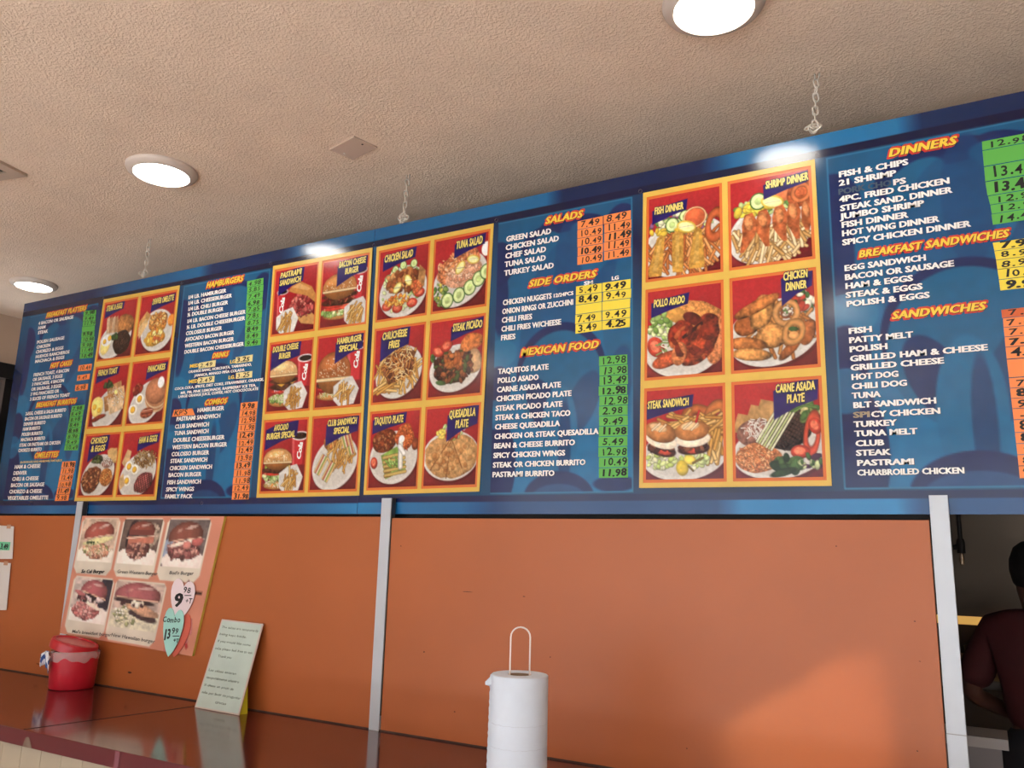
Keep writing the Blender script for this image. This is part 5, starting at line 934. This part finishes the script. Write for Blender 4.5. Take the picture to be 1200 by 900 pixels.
#@@KITCHEN
# ------------------------------------------------------------------ kitchen beyond the opening
st = mat('stainless_wall', (88, 77, 66), .34, metal=.9, bump=.15, bscale=3, bdist=.02); std = mat('stainless_dark', (120, 112, 104), .35, metal=.85)
YK = 2.9
tag(boxo('wall_kitchen', (XL, YK, 0), (XR, YK+.1, CEIL), st), 'brushed steel kitchen wall', kind='structure')
root = empty('extractor_hood', (0, 0, 0), 'steel extractor hood over the cook', 'hood'); HX0, HX1 = -5.3, 3.4; k = MB(); k.add([(HX0, .9, 2.02), (HX1, .9, 2.02), (HX1, YK-.01, 2.02), (HX0, YK-.01, 2.02), (HX0, .9, 2.25), (HX1, .9, 2.25), (HX1, .95, CEIL-.01), (HX0, .95, CEIL-.01), (HX1, YK-.01, CEIL-.01), (HX0, YK-.01, CEIL-.01)], [(4, 5, 6, 7), (0, 1, 5, 4), (7, 6, 8, 9), (2, 3, 9, 8), (1, 2, 8, 6, 5), (0, 4, 7, 9, 3), (3, 2, 1, 0)]); k.build('hood_canopy', mat('hood_steel', (40, 36, 33), .4, metal=.8), root)  # canopy enlarged out of view to block light coming over the boards
# fire suppression drop pipe
Yp = 2.3; T0 = at(1126, 640, 1, Yp)
root = empty('drop_pipe', (T0.x, Yp, T0.z), 'black drop pipe with brass nozzle below the hood', 'pipe'); pr = px2m(2.4, T0); bk = mat('black_pipe', (18, 16, 16), .5)
k = MB(); k.tube([(0, 0, .02), (0, 0, 2.02-T0.z+.0)], pr, 12); k.build('pipe', bk, root, smooth=True)
k = MB(); k.lathe([(.0001, -.035), (pr*1.9, -.035), (pr*1.9, .02), (pr*1.5, .035), (.0001, .035)], 14); k.tube([(0, 0, 0), (-pr*3.4, 0, -.008)], pr*1.3, 10); k.build('tee_fitting', bk, root, smooth=True)
k = MB(); k.lathe([(.0001, -.095), (pr*.9, -.09), (pr*1.2, -.065), (pr*.8, -.035), (.0001, -.035)], 12); k.build('nozzle', mat('nozzle_brass', (176, 160, 140), .25, metal=.9), root, smooth=True)
# work tables
def table(name, x0, x1, y0, y1, z, label, m):
    r = empty(name, (x0, y0, 0), label, 'work table'); boxo('table_top', (0, 0, z-.04), (x1-x0, y1-y0, z), m, r, bevel=.004); boxo('under_shelf', (.03, .03, .3), (x1-x0-.03, y1-y0-.03, .33), m, r)
    for a in (.03, x1-x0-.07):
        for c in (.03, y1-y0-.07): boxo('leg', (a, c, 0), (a+.04, c+.04, z-.04), m, r)
table('work_table', -1.4, 2.4, 2.1, 2.85, 1.08, 'long dim steel work table against the kitchen wall', std)
P = at(1152, 868, 1, .75); root = empty('prep_cabinet', (at(1173, 868, 1, .75).x-.68, .75, 0), 'low pale cabinet in front of the cook', 'cabinet')
boxo('cabinet_body', (0, 0, 0), (.68, .16, P.z-.02), mat('pale_cabinet', (110, 106, 108), .5), root); boxo('cabinet_top', (-.01, -.01, P.z-.02), (.70, .17, P.z+.012), mat('pale_cabinet_top', (150, 146, 144), .4), root)
P = at(1144, 838, 2, 1.08)
for i, (px, py, c, hh) in enumerate(((1143, 826, (150, 120, 90), .09), (1158, 838, (120, 90, 84), .07), (1150, 812, (96, 84, 72), .1))):
    P = at(px, py, 1, 2.3+.2*i); r = empty('steel_bowl', (P.x, P.y, 1.081), ('tan food tub at the left of the cook\'s elbow', 'brownish food tub beside the cook\'s arm', 'dark grey food tub farthest back on the work table')[i], 'food tub', 'tubs on the work table'); r.name = 'food_tub'
    k = MB(); k.lathe([(.0001, 0), (.05, 0), (.065, hh), (.061, hh), (.047, .006), (.0001, .005)], 20); k.build('tub_body', mat('tub_%d' % i, c, .4), r, smooth=True)
# added glowing strip standing in for the warm streak reflected in the steel
P = at(1133, 727, 1, YK-.03)
root = empty('streak_strip', (P.x-.5, YK-.03, P.z), 'short warm glow added for the streak reflected in the steel kitchen wall', 'reflected streak')
boxo('streak_backing', (0, .004, -.012), (.75, .028, .02), std, root); boxo('streak_glow', (.01, -.004, -.022), (.74, .004, .022), mat('warm_streak', (255, 196, 104), .4, emit=.5), root)

# ------------------------------------------------------------------ cook
def skin(name, pts, edges, radii, m, parent, sub=2, root_i=0):
    me = bpy.data.meshes.new(name); me.from_pydata(pts, edges, []); me.update(); o = link(name, me, m, parent)
    md = o.modifiers.new('skin', 'SKIN'); md.use_smooth_shade = True
    for i, r in enumerate(radii): me.skin_vertices[0].data[i].radius = r if isinstance(r, tuple) else (r, r); me.skin_vertices[0].data[i].use_root = (i == root_i)
    s_ = o.modifiers.new('sub', 'SUBSURF'); s_.levels = sub; s_.render_levels = sub; return o
YM = 1.62; PM = at(1215, 700, 1, YM); hz = at(1200, 636, 1, YM).z        # head top height
cook = empty('person', (PM.x, YM, 0), 'person in dark red shirt and dark trousers seen from behind, arm bent', 'person'); cook.rotation_euler = (0, 0, math.radians(-14)); kz = hz/1.70
skm = mat('skin_brown', (82, 50, 38), .55); shirt = mat('dark_red_shirt', (64, 7, 13), .8, noise=.15, nscale=12); trous = mat('black_trousers', (24, 24, 30), .85)
J = dict(pelvis=(0, 0, .93), belly=(0, .02, 1.06), chest=(0, 0, 1.25), neck=(0, .0, 1.43), skull=(0, .015, 1.5), head=(0, .03, 1.585), shL=(-.172, -.01, 1.335), elL=(-.275, -.03, 1.08), wrL=(-.14, .17, .98), haL=(-.09, .24, .975), shR=(.172, -.01, 1.335), elR=(.27, -.02, 1.09), wrR=(.16, .19, 1.02), haR=(.12, .26, 1.02), hL=(-.1, 0, .88), kL=(-.11, .02, .49), aL=(-.12, -.02, .09), tL=(-.14, .13, .035), hR=(.1, 0, .88), kR=(.11, .03, .49), aR=(.12, -.01, .09), tR=(.14, .14, .035))
K = list(J); pts = [tuple(c*kz for c in J[k]) for k in K]; ix = {k: i for i, k in enumerate(K)}
ED = [('pelvis', 'belly'), ('belly', 'chest'), ('chest', 'neck'), ('neck', 'skull'), ('skull', 'head'), ('chest', 'shL'), ('shL', 'elL'), ('elL', 'wrL'), ('wrL', 'haL'), ('chest', 'shR'), ('shR', 'elR'), ('elR', 'wrR'), ('wrR', 'haR'), ('pelvis', 'hL'), ('hL', 'kL'), ('kL', 'aL'), ('aL', 'tL'), ('pelvis', 'hR'), ('hR', 'kR'), ('kR', 'aR'), ('aR', 'tR')]
RD = dict(pelvis=(.085, .065), belly=(.11, .085), chest=(.115, .085), neck=.05, skull=.085, head=(.078, .095), shL=.05, elL=.044, wrL=.028, haL=(.036, .02), shR=.05, elR=.044, wrR=.028, haR=(.036, .02), hL=.06, kL=.058, aL=.04, tL=.036, hR=.06, kR=.058, aR=.04, tR=.036)
skin('body', pts, [(ix[a], ix[b]) for a, b in ED], [RD[k] for k in K], skm, cook)
for sgn, hn in ((-1, 'haL'), (1, 'haR')):
    h = Vector(J[hn])
    for fi in range(5):
        if fi < 4: o0 = Vector((-sgn*(-.02+.0), .02, .028-.018*fi)); seq = [h+o0*.5, h+Vector((-sgn*.012, .05+.006*(fi in (1, 2)), .026-.017*fi)), h+Vector((-sgn*.035, .08+.006*(fi in (1, 2)), .024-.017*fi)), h+Vector((-sgn*.055, .082, .022-.016*fi))]
        else: seq = [h+Vector((0, -.01, .02)), h+Vector((-sgn*.028, .015, .045)), h+Vector((-sgn*.04, .045, .052))]
        skin('finger', [tuple(p*kz) for p in seq], [(i, i+1) for i in range(len(seq)-1)], [.0095]*(len(seq)-1)+[.0075], skm, cook, 1)
def piece(name, names, seq, rad, m, sub=2):
    I = {k: i for i, k in enumerate(names)}; skin(name, [tuple(c*kz for c in p) for p in names.values()], [(I[a], I[b]) for a, b in seq], rad, m, cook, sub)
def mid(a, b, t): return tuple(J[a][i]*(1-t)+J[b][i]*t for i in range(3))
piece('shirt', {'hem': (0, .0, .93), 'belly': (0, .01, 1.06), 'chest': (0, 0, 1.25), 'col': (0, -.012, 1.44), 'sl': J['shL'], 'ml': mid('shL', 'elL', .5), 'cl': mid('shL', 'elL', .92), 'sr': J['shR'], 'mr': mid('shR', 'elR', .5), 'cr': mid('shR', 'elR', .92)},
      [('hem', 'belly'), ('belly', 'chest'), ('chest', 'col'), ('chest', 'sl'), ('sl', 'ml'), ('ml', 'cl'), ('chest', 'sr'), ('sr', 'mr'), ('mr', 'cr')], [(.165, .125), (.16, .125), (.165, .13), (.085, .075), .08, .077, .072, .08, .077, .072], shirt)
piece('trousers', {'w': (0, 0, 1.01), 'p': (0, 0, .88), 'hL': (-.1, 0, .82), 'kL': (-.11, .02, .49), 'aL': (-.12, -.02, .12), 'hR': (.1, 0, .82), 'kR': (.11, .03, .49), 'aR': (.12, -.01, .12)}, [('w', 'p'), ('p', 'hL'), ('hL', 'kL'), ('kL', 'aL'), ('p', 'hR'), ('hR', 'kR'), ('kR', 'aR')], [(.155, .12), (.16, .13), .1, .075, .062, .1, .075, .062], trous)
for s_ in (-1, 1): piece('shoe', {'h': (s_*.12, -.05, .045), 't': (s_*.145, .15, .04)}, [('h', 't')], [.045, .04], trous)
hair = MB(); hair.lathe([(.0001, .118), (.04, .112), (.07, .09), (.09, .045), (.095, 0), (.088, -.05), (.07, -.075)], 28)
me_o = hair.build('hair', mat('black_hair', (16, 13, 12), .7, bump=.6, bscale=180), cook, smooth=True); me_o.location = Vector(J['head'])*kz+Vector((0, -.012, .008)); me_o.scale = (.98*kz, 1.1*kz, 1.0*kz); me_o.rotation_euler = (.22, 0, 0)
for s_ in (-1, 1):
    k = MB(); k.lathe([(.0001, -.012), (.016, -.008), (.022, 0), (.016, .007), (.0001, .004)], 14, M=Matrix.Rotation(math.pi/2, 4, 'Y')); o = k.build('ear', skm, cook, smooth=True); o.location = Vector((s_*.086, .03, 1.57))*kz; o.scale = (.6, .8, 1.3)
    k = MB(); k.lathe([(.0001, -.011), (.008, -.007), (.011, 0), (.008, .007), (.0001, .011)], 12); o = k.build('eye', mat('eye_white', (220, 214, 206), .3), cook, smooth=True); o.location = Vector((s_*.032, .107, 1.59))*kz
k = MB(); k.lathe([(.0001, .03), (.008, .015), (.016, -.012), (.0001, -.02)], 12); o = k.build('nose', skm, cook, smooth=True); o.location = Vector((0, .118, 1.568))*kz
k = MB(); k.tube([(-.024, 0, 0), (0, .008, -.002), (.024, 0, 0)], [.003, .006, .003], 8); o = k.build('mouth', mat('lips', (120, 60, 54), .5), cook, smooth=True); o.location = Vector((0, .108, 1.528))*kz
